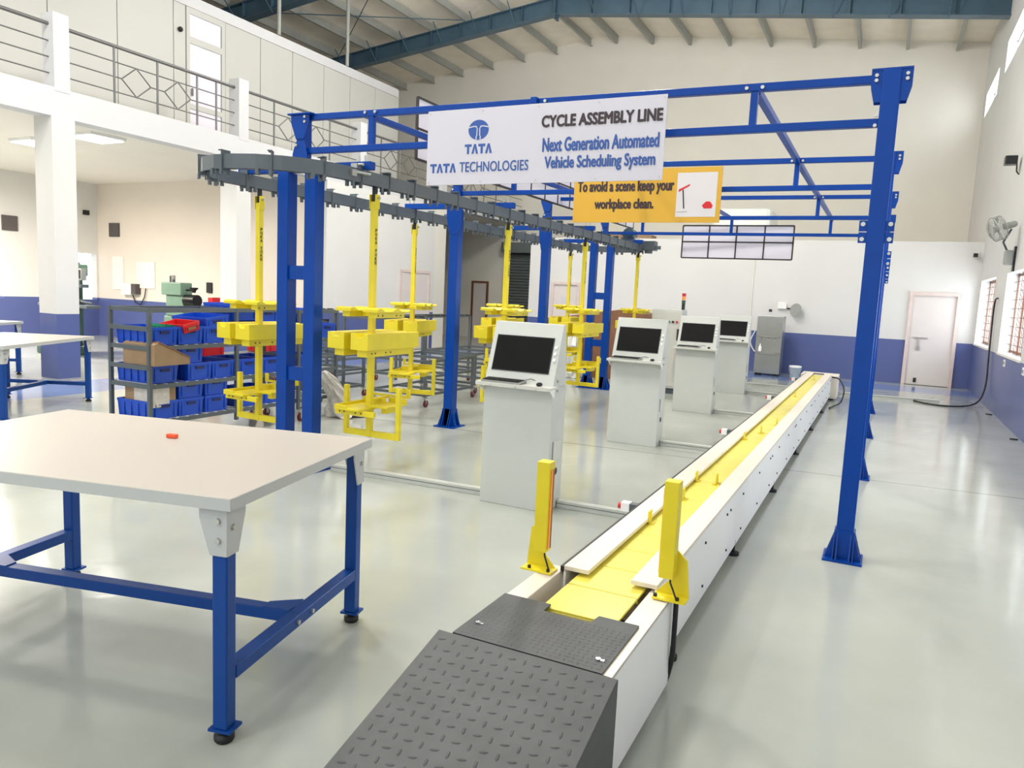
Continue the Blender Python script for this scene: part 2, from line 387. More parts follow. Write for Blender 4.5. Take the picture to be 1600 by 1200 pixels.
# roof
for nm, x0, x1 in (('ceiling_left_slope', XL-.3, RIDGE), ('ceiling_right_slope', RIDGE, XR+.25)):
    struct(nm, MB().prism([(x0, zroof(x0)), (x1, zroof(x1)), (x1, zroof(x1)+.06), (x0, zroof(x0)+.06)], 'y', -4, YB+.2), 'roof')
purl = None; i = 0
for side in (-1, 1):
    for q in range(9):
        x = RIDGE + side*(.45+1.18*q)
        if x > XR-.1: continue
        z = zroof(x); mb = MB().box(x-.012, x+.012, -3.5, YB-.05, z-.24, z-.012).box(x-.07*(side > 0), x+.07*(side < 0), -3.5, YB-.05, z-.252, z-.24)
        tag(mb.build('roof_purlin', 'purlin'), 'long grey steel purlin running under the roof sheet to the back wall', 'purlin', 'purlins under the roof sheet')
def rafter(y, label):
    t = thing('roof_rafter', label, 'rafter', (RIDGE, y, 8.6))
    for sgn, xe, nm in ((-1, XL, 'left_half'), (1, XR, 'right_half')):
        d0, d1 = .42, .42
        za = zroof(RIDGE)-.26; zb = zroof(xe)-.26
        pts = [(RIDGE, za), (xe, zb), (xe, zb-d1), (RIDGE, za-d0)]
        mb = MB().prism(pts, 'y', y-.012, y+.012)
        for dz in (0, 1):
            p0 = Vector((RIDGE, y, za-d0*dz)); p1 = Vector((xe, y, zb-d1*dz)); mb.bar(p0, p1, .26, .024)
        for q in range(1, 10):
            f = q/10; x = RIDGE+(xe-RIDGE)*f; zt = za+(zb-za)*f; mb.box(x-.01, x+.01, y-.12, y+.12, zt-d0-(d1-d0)*f, zt)
        mb.box(RIDGE+sgn*.004, RIDGE+sgn*.03, y-.15, y+.15, za-d0-.12, za)
        mb.build(nm, 'rafter', t)
    br = MB()
    for q in range(-8, 9):
        if q == 0: continue
        x = RIDGE+q*1.18; br.cyl((x, y-.1, zroof(x)-.75), (x, y-.65, zroof(x)-.25), .016, n=6)
    build_each(br, 'flange_brace', 'rafter', t)
    return t
rafter(19.6, 'slate blue steel roof rafter nearest the back wall')
rafter(15.2, 'dark slate blue roof rafter at the top edge, nearer than the other one')
for y0, x0, y1, x1 in ((15.5, -16, 19.3, -11.5), (15.5, -11.5, 19.3, -16)):
    tag(MB().tube([(x0, y0, zroof(x0)-.3), (x1, y1, zroof(x1)-.3)], .014, 6).build('bracing_rod', 'rafter'),
        'thin steel bracing rod crossing between the two roof rafters', 'rod', 'roof bracing rods')

# upper office partition on the mezzanine
XO = -13.0
struct('wall_office', MB().box(XO-.1, XO-.02, 3.0, 18.2, 4.3, 7.22), 'dark')
struct('wall_office_end', MB().box(XL, XO-.02, 18.21, 18.33, 4.3, 7.22), 'panel')
ys = [3.0, 4.0, 5.05, 6.1, 7.15, 8.22, 9.5, 10.71, 11.0, 12.0, 13.0, 14.01, 15.11, 16.13, 17.2, 18.2]
for a, b in zip(ys[:-1], ys[1:]):
    if a == 11.0: continue
    struct('wall_office_panel', MB().box(XO-.02, XO, a+.008, b-.008, 4.3, 7.0), 'panel')
struct('trim_1', MB().box(XO-.03, XO+.03, 3.0, 18.22, 7.0, 7.22), 'beam')
d4 = tag(bpy.data.objects.new('door_4', None), kind='structure'); COL.objects.link(d4); d4.location = (XO, 11.5, 4.3)
f = MB()
for a, b in ((11.01, 11.09), (11.9, 11.99)): f.box(XO-.02, XO+.012, a, b, 4.3, 7.0)
for a, b in ((4.3, 4.42), (5.05, 5.15), (6.32, 6.45), (6.88, 7.0)): f.box(XO-.02, XO+.012, 11.09, 11.9, a, b)
f.build('door_frame', 'panel', d4)
for a, b in ((4.42, 5.05), (5.15, 6.32), (6.45, 6.88)):
    MB().box(XO-.018, XO-.012, 11.1, 11.89, a, b).build('pane', 'lilac', d4)
MB().box(XO+.012, XO+.04, 11.12, 11.15, 5.3, 5.45).build('door_handle', 'chrome', d4)
for x, y, lab in ((XO+.06, 13.5, 'thin grey pipe rising from the office partition, left of two'), (XO+.06, 15.92, 'thin grey pipe rising from the office partition, right of two')):
    tag(MB().cyl((x, y, 7.22), (x, y, zroof(x)-.02), .045, n=12).build('pipe', 'purlin'), lab, 'pipe')
tag(MB().sphere((XO+.03, 10.85, 6.5), .05).build('door_bell', 'black'), 'small black round buzzer beside the glazed office door', 'buzzer')

# balcony railing, bay by bay
def railing(y0, y1, posts, diamonds, label):
    t = thing('balcony_railing', label, 'railing', (XM-.12, (y0+y1)/2, 4.35), group='stainless balcony railing bays'); x = XM-.12
    MB().tube([(x, y0, 5.26), (x, y1, 5.26)], .028, 10).build('handrail', 'railing', t)
    for z in (5.02, 4.56): MB().tube([(x, y0, z), (x, y1, z)], .011, 6).build('bar', 'railing', t)
    for p in posts: MB().cyl((x, p, 4.33), (x, p, 5.26), .018, n=8).build('post', 'railing', t)
    cuts = []
    for c in diamonds:
        dm = MB(); q4 = [(x, c-.27, 4.79), (x, c, 5.02), (x, c+.27, 4.79), (x, c, 4.56)]
        for i in range(4): dm.cyl(q4[i], q4[(i+1) % 4], .011, n=6)
        dm.build('diamond', 'railing', t); cuts.append(c)
    seg = [y0]+[v for c in cuts for v in (c-.27, c+.27)]+[y1]; mb = MB()
    for a, b in zip(seg[::2], seg[1::2]): mb.tube([(x, a, 4.79), (x, b, 4.79)], .011, 6)
    build_each(mb, 'middle_bar', 'railing', t)
railing(3.87, 7.22, [4.7, 5.5, 6.3], [5.1, 5.9], 'balcony railing bay at the upper left edge of the photo')
railing(7.46, 10.76, [8.28, 9.08, 9.9, 10.33], [8.68, 9.49], 'balcony railing bay with two diamonds beside the glazed office door')
railing(11.0, 14.43, [11.8, 12.65, 13.5], [12.2, 13.05], 'balcony railing bay right above the two blue ladder posts')
railing(14.67, 18.08, [15.4, 16.2, 17.0], [15.8, 16.6], 'balcony railing bay just left of the white assembly line sign')
railing(18.32, 23.4, [19.1, 19.9, 20.7, 21.5], [19.5, 20.3], 'balcony railing bay seen under the white assembly line sign')

# ceiling light panels under the mezzanine
for x, y, lab in ((-13.9, 8.55, 'square white ceiling light panel left of the white pillar'), (-12.2, 8.5, 'square white ceiling light panel right of the white pillar')):
    t = thing('ceiling_light', lab, 'ceiling light', (x, y, 3.9))
    MB().box(x-.32, x+.32, y-.32, y+.32, 3.9, 3.95).build('light_frame', 'white', t)
    MB().box(x-.29, x+.29, y-.29, y+.29, 3.885, 3.899).build('diffuser', 'led', t)
for y in (1.5, 5.0): area_light('mezzanine_light', (-14.5, y, 3.85), (0, 0, 0), .6, .6, 130, (1, .93, .84))
area_light('mezzanine_light', (-15.8, 8.2, 3.58), (0, 0, 0), .8, .8, 560, (1, .9, .8))

# doors
def door(n, x0, x1, h, y, mirror=1):
    d = tag(bpy.data.objects.new('door_%d' % n, None), kind='structure'); COL.objects.link(d); d.location = ((x0+x1)/2, y, 0)
    MB().box(x0, x0+.07, y-.05, y+.1, 0, h).box(x1-.07, x1, y-.05, y+.1, 0, h).box(x0+.07, x1-.07, y-.05, y+.1, h-.07, h).build('door_frame', 'doorf', d)
    MB().box(x0+.07, x1-.07, y, y+.04, .01, h-.07).build('door_leaf', 'door', d)
    return d
d1 = door(1, .48, 1.48, 2.08, YP)
MB().box(.62, .92, YP-.03, YP, 1.06, 1.085).cyl((.74, YP-.03, .86), (.74, YP-.03, 1.07), .014, n=8).build('bolt_latch', 'galv', d1)
MB().box(.71, .78, YP-.03, YP-.005, .8, .88).build('padlock', 'steel', d1)
MB().box(.72, .78, YP-.02, YP, .06, .16).build('floor_bolt', 'black', d1)
d2 = door(2, -8.3, -7.46, 2.0, YP)
MB().box(-8.02, -7.74, YP-.006, YP, 1.42, 1.6).build('notice', 'paper', d2)
d3 = tag(bpy.data.objects.new('door_3', None), kind='structure'); COL.objects.link(d3); d3.location = (XM, 16.85, 0)
MB().box(XM, XM+.04, 16.15, 16.22, 0, 2.12).box(XM, XM+.04, 17.5, 17.57, 0, 2.12).box(XM, XM+.04, 16.22, 17.5, 2.05, 2.12).build('door_frame', 'doorf', d3)
MB().box(XM, XM+.015, 16.22, 17.5, .01, 2.05).build('door_leaf', 'door', d3)
# closed door leaf standing in for a lit opening, and shutter in the far corner
d5 = tag(bpy.data.objects.new('door_5', None), kind='structure'); COL.objects.link(d5); d5.location = (-12.95, YB, 0)
MB().box(-13.3, -13.22, YB-.04, YB, 0, 2.0).box(-12.7, -12.62, YB-.04, YB, 0, 2.0).box(-13.22, -12.7, YB-.04, YB, 1.93, 2.0).build('door_frame', 'brown', d5)
MB().box(-13.22, -12.7, YB-.02, YB, 0.01, 1.93).build('door_leaf', 'door', d5)
sh = thing('roller_shutter', 'dark ribbed roller shutter in the far corner beside the white partition', 'shutter', (-10.6, YB-.1, 0))
mb = MB()
for q in range(30): mb.prism([(YB-.03, .1*q+.005), (YB-.08, .1*q+.05), (YB-.03, .1*q+.098)], 'x', -11.9, -9.1)
mb.build('curtain', 'shutter', sh); MB().box(-12.0, -9.0, YB-.35, YB, 3.0, 3.35).build('shutter_box', 'shutter', sh)
MB().box(-12.0, -11.9, YB-.12, YB, 0, 3.0).build('guide_rail', 'rack', sh)

# ---------------------------------------------------------------- overhead blue gantry
YR = [5.3, 8.0, 10.65, 13.2]; YLf = [5.1, 7.72, 10.35, 12.75]; GX = -.095; GL = -4.58
g = thing('gantry_frame', 'tall royal blue steel gantry spanning the white conveyor and carrying the signs', 'gantry', (-2.3, 9, 0))
def base(mb, x, y, s=.12, h=.2, w=.11):
    mb.box(x-s, x+s, y-s, y+s, 0, .014)
    for q in (-.04, .04):
        mb.prism([(x-w/2, h), (x-s+.01, .014), (x-w/2, .014)], 'y', y+q-.005, y+q+.005)
        mb.prism([(x+w/2, h), (x+s-.01, .014), (x+w/2, .014)], 'y', y+q-.005, y+q+.005)
        mb.prism([(y-w/2, h), (y-s+.01, .014), (y-w/2, .014)], 'x', x+q-.005, x+q+.005)
        mb.prism([(y+w/2, h), (y+s-.01, .014), (y+w/2, .014)], 'x', x+q-.005, x+q+.005)
    mb.prism([(x-.055, h), (x-s+.01, .014), (x+s-.01, .014), (x+.055, h)], 'y', y-.06, y-.052)
    for q in (-1, 1): mb.prism([(y-w/2, h), (y-s+.01, .014), (y+s-.01, .014), (y+w/2, h)], 'x', x+q*(w/2+.001), x+q*(w/2+.008))
    return mb
def bolts(mb, pts, r=.011, d=(0,-1,0), l=.014):
    for p in pts: p = Vector(p); mb.cyl(p, p+Vector(d)*l, r, n=8)
    return mb
for i, y in enumerate(YR):
    c = MB().box(GX-.053, GX+.053, y-.053, y+.053, 0, 3.11).build('column', 'blue', g, bevel=.006)
    base(MB(), GX, y).build('base_plate', 'blue', c)
    cap = MB()
    for s_ in (-1, 1):
        for yy in (y-.045, y+.035):
            cap.prism([(GX+s_*.053, 3.115), (GX+s_*.115, 3.115), (GX+s_*.115, 3.02), (GX+s_*.09, 2.92), (GX+s_*.053, 2.92)], 'y', yy, yy+.01)
    cap.box(GX-.115, GX+.115, y-.05, y+.05, 3.105, 3.117).build('cap_bracket', 'blue', c)
    if i < 3:
        build_each(bolts(MB(), [(GX-.085, y-.045, 3.075), (GX-.085, y-.045, 3.045), (GX+.085, y-.045, 3.075), (GX+.085, y-.045, 3.045), (GX-.07, y-.03, 2.84), (GX-.07, y-.03, 2.78)]), 'bolt', 'galv', c)
    for s_ in (-1, 1):
        for z0, z1 in ((2.062, 2.128), (2.134, 2.2)): MB().box(GX+s_*.053, GX+s_*.1, y-.05, y-.038, z0, z1).build('splice_plate', 'blue', c)
        build_each(bolts(MB(), [(GX+s_*.078, y-.05, 2.085), (GX+s_*.078, y-.05, 2.178)], .014, l=.008), 'bolt', 'galv', c)
for i, (y0, y1) in enumerate(zip(YLf, YR)):
    def at(x, z): f = (x-GL)/(GX-GL); return (x, y0+(y1-y0)*f, z)
    zt = (3.05, 3.07)
    MB().bar(at(GL, 3.045), at(GX-.05, 3.06), .05, .05).build('top_beam', 'blue', g, bevel=.004)
    MB().bar(at(GL, 2.77), at(GX-.05, 2.80), .05, .05).build('lower_beam', 'blue', g, bevel=.004)
    for x in (-3.9, -2.42, -.9):
        m_ = MB().bar(at(x, 2.8), at(x, 3.03), .045, .045).build('web_post', 'blue', g)
        p = at(x, 3.05); build_each(bolts(MB(), [(p[0]-.05, p[1]-.026, 3.052), (p[0]+.05, p[1]-.026, 3.052)], .012), 'bolt', 'galv', m_)
for x, ya in ((-4.0, YLf), (-2.45, YLf), (-.9, YR)):
    MB().bar((x, ya[0]+.03, 3.055), (x, ya[3]+.1, 3.055), .05, .05).build('longitudinal_beam', 'blue', g, bevel=.004)
# left posts: ladder-type twin posts at both ends, single posts between
for i, y in enumerate(YLf):
    if i in (0, 3):
        xs = (-4.775, -4.47) if i == 0 else (-4.74, -4.43)
        for x in xs:
            c = MB().box(x-.06, x+.06, y-.06, y+.06, 0, 2.59).build('post', 'blue', g, bevel=.006); base(MB(), x, y, .15, .22, .12).build('base_plate', 'blue', c)
        for z in ((1.735, .845) if i == 0 else (1.66, .82)): MB().box(xs[0]+.06, xs[1]-.06, y-.04, y+.04, z-.06, z+.06).build('rung', 'blue', g)
        nx = sum(xs)/2+.03
    else:
        x = GL-.03; c = MB().box(x-.06, x+.06, y-.06, y+.06, 0, 2.59).build('post', 'blue', g, bevel=.006); base(MB(), x, y, .14, .22, .12).build('base_plate', 'blue', c); nx = x
        MB().prism([(x-.06, 2.3), (x-.1, 2.5), (x-.1, 2.59), (x+.1, 2.59), (x+.1, 2.5), (x+.06, 2.3)], 'y', y-.065, y-.055).build('gusset_plate', 'blue', c)
    MB().bar((-5.33, y, 2.625), (-3.86, y, 2.625), .07, .065).build('track_arm', 'blue', g, bevel=.004)
    nk = MB().box(nx-.045, nx+.045, y-.045, y+.045, 2.655, 3.06)
    nk.prism([(nx-.045, 2.86), (nx-.1, 3.0), (nx-.1, 3.06), (nx+.1, 3.06), (nx+.1, 3.0), (nx+.045, 2.86)], 'y', y-.056, y-.046).box(nx-.13, nx+.13, y-.07, y+.07, 3.06, 3.075)
    nk.prism([(nx-.045, 2.84), (nx-.08, 2.74), (nx-.08, 2.66), (nx+.08, 2.66), (nx+.08, 2.74), (nx+.045, 2.84)], 'y', y-.056, y-.046)
    n_ = nk.build('neck_post', 'blue', g, bevel=.004)
    build_each(bolts(MB(), [(nx+.06, y-.056, 3.04), (nx+.06, y-.056, 3.0), (nx-.03, y-.056, 2.81), (nx-.03, y-.056, 2.7)], .012), 'bolt', 'galv', n_)

# ---------------------------------------------------------------- signs
def sign(label, x0, x1, z0, z1, y, m):
    t = thing('sign_board', label, 'sign', ((x0+x1)/2, y, z0)); MB().box(x0, x1, y-.006, y+.006, z0, z1).build('board', m, t)
    mb = MB()
    for q in range(5):
        for z in (z0+.02, z1-.02): mb.cyl((x0+.02+(x1-x0-.04)*q/4, y-.006, z), (x0+.02+(x1-x0-.04)*q/4, y-.01, z), .005, n=8)
    build_each(mb, 'screw', 'galv', t); return t
Y1 = 5.08
s1 = sign('white sign reading CYCLE ASSEMBLY LINE with a blue round logo', -3.32, -1.433, 2.453, 3.013, Y1, 'sign')
YF = Y1-.006
def ply(poly, y, d=.002): return MB().prism(poly, 'y', y-d, y)
text_mb('CYCLE ASSEMBLY LINE', -2.3434, -1.4569, 2.8441, 2.9219, YF, .0042).build('lettering', 'ink', s1)
text_mb('Next Generation Automated', -2.3288, -1.4705, 2.6718, 2.7662, YF, .0032).build('lettering', 'inkb', s1)
text_mb('Vehicle Scheduling System', -2.3064, -1.4890, 2.5288, 2.6349, YF, .0032).build('lettering', 'inkb', s1)
text_mb('TECHNOLOGIES', -3.0208, -2.4388, 2.5463, 2.6203, YF, .0009).build('lettering', 'inkb', s1)
def tata(x0, x1, z0, z1):
    mb = MB(); w = (x1-x0)/4; h = z1-z0
    for i in range(4):
        a = x0+w*i+.004; b = x0+w*(i+1)-.004; c = (a+b)/2; t = w*.3
        if i % 2 == 0:
            for P in ([(a-.004, z1), (b+.004, z1), (b+.004, z1-h*.26), (a-.004, z1-h*.26)], [(c-t/2, z1-h*.26), (c+t/2, z1-h*.26), (c+t/2, z0), (c-t/2, z0)]): mb.prism(P, 'y', YF-.002, YF)
        else:
            mb.prism([(c-t*.45, z1), (c, z1), (c, z1-h*.36), (a-.003+t, z0), (a-.003, z0)], 'y', YF-.002, YF)
            mb.prism([(c, z1), (c+t*.45, z1), (b+.003, z0), (b+.003-t, z0), (c, z1-h*.36)], 'y', YF-.002, YF)
    return mb
tata(-2.9818, -2.7463, 2.6796, 2.7507).build('lettering', 'inkb', s1)
tata(-3.2874, -3.0529, 2.5453, 2.6144).build('lettering', 'inkb', s1)
cx, cz, rx, rz = -2.868, 2.854, .087, .073
MB().prism([(cx+rx*math.cos(2*PI*i/40), cz+rz*math.sin(2*PI*i/40)) for i in range(40)], 'y', YF-.0015, YF).build('logo_disc', 'inkb', s1)
lo = MB()
for sg in (-1, 1):
    pts = [(-1.05, .22), (-.7, .32), (-.4, .36), (-.2, .35), (-.13, .2), (-.14, -.2), (-.2, -.6), (-.3, -1.02)]
    for a, b in zip(pts[:-1], pts[1:]):
        lo.bar((cx-sg*a[0]*rx, YF-.0022, cz+a[1]*rz), (cx-sg*b[0]*rx, YF-.0022, cz+b[1]*rz), .001, .008, up=(0, 1, 0) if False else (0, 0, 1)) if abs(a[0]-b[0]) > .12 else \
            lo.box(cx-sg*a[0]*rx-.004, cx-sg*a[0]*rx+.004, YF-.0028, YF-.0016, cz+min(a[1], b[1])*rz, cz+max(a[1], b[1])*rz)
lo.build('logo_lines', 'sign', s1)
Y2 = 7.73
s2 = sign('mustard yellow sign reading To avoid a scene keep your workplace clean', -3.145, -1.568, 2.44, 2.99, Y2, 'signy')
YF2 = Y2-.006
text_mb('To avoid a scene keep your', -3.0988, -2.0499, 2.7312, 2.8731, YF2, .0052).build('lettering', 'ink', s2)
text_mb('workplace clean.', -2.8963, -2.2534, 2.5551, 2.6823, YF2, .0052).build('lettering', 'ink', s2)
MB().box(-2.0159, -1.6127, YF2-.002, YF2, 2.4964, 2.9367).build('picture_panel', 'paper', s2)
YQ = YF2-.002
MB().prism([(-1.7307, 2.5796), (-1.6521, 2.5796), (-1.6422, 2.6089), (-1.6717, 2.6481), (-1.7111, 2.6481), (-1.7504, 2.6089)], 'y', YQ-.002, YQ).build('printed_vacuum_cleaner', 'red', s2)
MB().prism([(-1.9962, 2.7459), (-1.8881, 2.8046), (-1.8832, 2.8242), (-1.9962, 2.7704)], 'y', YQ-.002, YQ).build('printed_brush_head', 'red', s2)
MB().bar((-1.9520, YQ-.001, 2.7655), (-1.9323, YQ-.001, 2.5796), .012, .002, up=(0,1,0)).build('printed_brush_stick', 'black', s2)
MB().bar((-2.0061, YQ-.001, 2.5453), (-1.8979, YQ-.001, 2.5482), .002, .004).build('printed_floor_line', 'grey', s2)

def grid_board(label, axis, a, u0, u1, z0, z1, nu, nz):
    loc = ((u0+u1)/2, a, z0) if axis == 'y' else (a, (u0+u1)/2, z0); t = thing('framed_panel', label, 'panel', loc)
    def bx(mb, ua, ub, da, db, za, zb): return mb.box(ua, ub, a+da, a+db, za, zb) if axis == 'y' else mb.box(a+da, a+db, ua, ub, za, zb)
    bx(MB(), u0, u1, -.004, .004, z0, z1).build('board', 'lilac', t); f = MB()
    for i in range(nu+1): u = u0+(u1-u0)*i/nu; bx(f, u-.011, u+.011, -.012, .012, z0, z1)
    for j in range(nz+1): z = z0+(z1-z0)*j/nz; bx(f, u0, u1, -.012, .012, z-.011, z+.011)
    f.build('grid_frame', 'frame', t); return t
grid_board('white board of eight panes in a black grid on the far gantry frame', 'y', 13.27, -3.3, -1.46, 2.40, 2.955, 4, 2)
grid_board('long white board in a black grid along the gantry left side', 'x', -4.42, 6.55, 13.9, 2.955, 3.56, 16, 2)

# ---------------------------------------------------------------- overhead track with hangers
tr = thing('overhead_track', 'slate grey oval overhead conveyor track under the blue arms', 'track', (-4.61, 8.72, 0))
XN, XF_, YA, YBk = -3.97, -5.25, 4.9, 12.95; RC = (XN-XF_)/2; CXT = (XN+XF_)/2
def path(s):
    """arc-length parameter on the oval -> (point, tangent)"""
    Ls = YBk-YA; La = PI*RC; s %= 2*(Ls+La)
    if s < Ls: return Vector((XN, YA+s, 0)), Vector((0, 1, 0))
    s -= Ls
    if s < La: t = s/RC; return Vector((CXT+RC*math.cos(t), YBk+RC*math.sin(t), 0)), Vector((-math.sin(t), math.cos(t), 0))
    s -= La
    if s < Ls: return Vector((XF_, YBk-s, 0)), Vector((0, -1, 0))
    s -= Ls; t = PI+s/RC; return Vector((CXT+RC*math.cos(t), YA+RC*math.sin(t), 0)), Vector((-math.sin(t), math.cos(t), 0))
TOT = 2*(YBk-YA+PI*RC)
sec = [(-.035, 2.485), (-.035, 2.592), (.035, 2.592), (.035, 2.485), (.012, 2.485), (.012, 2.51), (.028, 2.51), (.028, 2.58), (-.028, 2.58), (-.028, 2.51), (-.012, 2.51), (-.012, 2.485)]
N = 110; vs = []; fs = []; ns = len(sec)
for i in range(N):
    p, t = path(TOT*i/N); n = Vector((t.y, -t.x, 0))
    for u, z in sec: vs.append(p+n*u+Vector((0, 0, z)))
for i in range(N):
    j = (i+1) % N
    for k in range(ns): fs.append((i*ns+k, i*ns+(k+1) % ns, j*ns+(k+1) % ns, j*ns+k))
MB().add(vs, fs).build('rail', 'track', tr)
col0 = None; nc = 52
for i in range(nc):
    p, t = path(TOT*(i+.4)/nc); a = math.atan2(-t.x, t.y)
    if col0 is None:
        mb = MB().box(-.044, .044, -.004, .004, 2.465, 2.625).box(-.044, -.022, -.02, .0, 2.44, 2.485).box(.022, .044, -.02, .0, 2.44, 2.485).box(-.044, .044, -.03, .004, 2.617, 2.625)
        mb.box(-.04, -.018, -.12, -.095, 2.445, 2.49).box(.018, .04, -.12, -.095, 2.445, 2.49)
        c = col0 = mb.build('collar', 'track', tr, world=False)
    else: c = col0.copy(); COL.objects.link(c)
    c.location = p-Vector(tr.location); c.rotation_euler = (0, 0, a)
# drive motor and take-up unit
mo = MB().cyl((-4.2, 12.95, 2.78), (-4.2, 13.2, 2.78), .1, n=18).cyl((-4.2, 12.9, 2.78), (-4.2, 12.95, 2.78), .07, n=14).box(-4.32, -4.1, 12.98, 13.12, 2.62, 2.72)
mo.build('drive_motor', 'rafter', tr, bevel=.004)
MB().box(-3.96, -3.72, 13.0, 13.2, 2.5, 2.66).cyl((-3.85, 13.1, 2.45), (-3.85, 13.1, 2.66), .07, n=14).box(-3.75, -3.63, 13.05, 13.1, 2.52, 2.58).build('drive_gearbox', 'track', tr)
tu = MB().box(-3.99, -3.93, 4.98, 5.04, 2.592, 2.63).cyl((-3.93, 4.95, 2.56), (-3.89, 5.1, 2.56), .016, n=10).cyl((-3.95, 5.0, 2.62), (-3.88, 5.0, 2.62), .012, n=8).box(-3.934, -3.91, 4.9, 4.96, 2.52, 2.57)
tu.build('chain_tensioner', 'steel', tr)
for z in (2.66,): 
    for y in YLf:
        for x in (XN, XF_): build_each(bolts(MB(), [(x-.03, y, 2.58), (x+.03, y, 2.58)], .008, (0, 0, 1), .13), 'hanger_bolt', 'galv', tr)

def make_hanger():
    t = thing('wheel_carrier', 'x', 'hanging carrier', group='yellow hanging carriers on the overhead track')
    b = lambda mb, nm, m='yellow', bv=.003: mb.build(nm, m, t, world=False, bevel=bv)
    pole = b(MB().box(-.025, .025, -.025, .025, .33, 2.36).box(-.034, -.026, -.03, .03, 2.3, 2.42).box(.026, .034, -.03, .03, 2.3, 2.42), 'pole')
    b(MB().box(-.018, .018, -.012, .012, 2.34, 2.484), 'shackle', 'black', 0); b(MB().cyl((-.045, 0, 2.39), (.06, 0, 2.39), .01, n=8), 'pin', 'galv', 0)
    lt = MB()
    for i, ch in enumerate('POKA YOKE'):
        if ch == ' ': continue
        z = 2.12-i*.034; q = text_mb(ch, -.012, .012, z-.0125, z+.0125, .025, .0012, 'x', .002); lt.add(q.v, q.f)
    lt.build('lettering', 'black', pole, world=False)
    def cradle(x0, x1, y0, y1, z0, z1, notch):      # block with V notch across its top at both ends
        m_ = (x0+x1)/2; w = (x1-x0)*.28
        return MB().prism([(x0, z0), (x1, z0), (x1, z1), (m_+w, z1), (m_+w*.5, z1-notch), (m_-w*.5, z1-notch), (m_-w, z1), (x0, z1)], 'y', y0, y1)
    b(cradle(-.265, -.09, -.26, .5, 1.11, 1.25, .035), 'wheel_block'); b(cradle(-.02, .16, -.26, .5, 1.11, 1.25, .035), 'wheel_block')
    b(MB().box(-.22, -.12, -.22, .44, 1.05, 1.11), 'block_support'); b(MB().box(.02, .12, -.22, .44, 1.05, 1.11), 'block_support'); b(MB().box(-.2, .1, -.03, .03, 1.06, 1.10), 'cross_arm')
    # upper tray: two wavy plates on angle brackets
    def wave(x0, x1, z): 
        n = 14; top = []
        for i in range(n+1):
            f = i/n; top.append((-.24+.48*f, z+.012+.026*max(0, math.sin(f*2*PI*2+.6))))
        return MB().prism([(-.24, z), (.24, z)]+top[::-1], 'x', x0, x1)
    b(wave(-.2, -.04, 1.43), 'upper_cradle'); b(wave(.08, .24, 1.43), 'upper_cradle'); b(MB().box(-.16, -.08, -.2, .2, 1.385, 1.43).box(.12, .2, -.2, .2, 1.385, 1.43).box(-.14, .18, -.035, .035, 1.39, 1.425), 'upper_bracket')
    # lower seat and U-frame
    b(MB().box(-.19, .07, -.25, .15, .585, .605).box(-.19, -.175, -.25, .15, .605, .63).box(-.175, .07, .135, .15, .605, .66).box(-.175, -.06, -.25, -.235, .605, .63), 'lower_seat')
    b(MB().box(.03, .22, -.05, .25, .6, .62).box(.03, .22, .235, .25, .62, .66), 'lower_seat')
    b(MB().box(-.22, .19, -.2, -.17, .54, .585).box(.12, .18, .0, .2, .55, .6), 'seat_bracket')
    b(MB().box(-.275, -.235, -.02, .02, .33, .77).box(.285, .325, -.02, .02, .33, .785).box(-.235, .285, -.02, .02, .33, .385), 'lower_frame')
    b(MB().box(-.2, .24, .26, .28, .66, .68).box(-.2, -.165, .26, .28, .68, .74).box(.2, .24, .26, .28, .68, .74).box(-.02, .02, .02, .27, .65, .67), 'rear_prongs')
    hb = MB()
    for z, xx in ((1.4, .131), ):
        pass
    for y in (-.15, -.1, .05, .12): hb.cyl((.12, y, 1.08), (.123, y, 1.08), .007, n=8)
    for y in (-.18, -.12, .08, .14): hb.cyl((.2, y, 1.405), (.203, y, 1.405), .007, n=8)
    for x in (-.17, -.12, .0, .06): hb.cyl((x, -.2, .565), (x, -.203, .565), .007, n=8)
    build_each(hb, 'bolt', 'black', t, False)
    return t
H = make_hanger()
spots = [(XN, 5.28, 'yellow hanging carrier nearest the viewer, right of the blue ladder posts'), (XN, 7.82, 'yellow hanging carrier directly behind the nearest grey kiosk'),
         (XN, 10.3, 'yellow hanging carrier right of the third blue post, left of the second kiosk'), (XN, 12.9, 'yellow hanging carrier by the drive motor, directly above the second kiosk'),
         (XF_, 5.25, 'yellow hanging carrier left of the blue ladder posts, before the blue bins'), (XF_, 7.8, 'yellow hanging carrier on the far track just left of the second blue post'),
         (XF_, 10.3, 'yellow far-track carrier mostly hidden behind the one at the nearest kiosk'), (XF_, 12.9, 'yellow far-track carrier against the pink far door')]
for i, (x, y, lab) in enumerate(spots):
    o = H if i == 0 else copy_tree(H); o.location = (x, y, 0); o['label'] = lab
    o.rotation_euler = (0, 0, [0, .02, -.03, .03, -.05, .25, .1, .05][i])

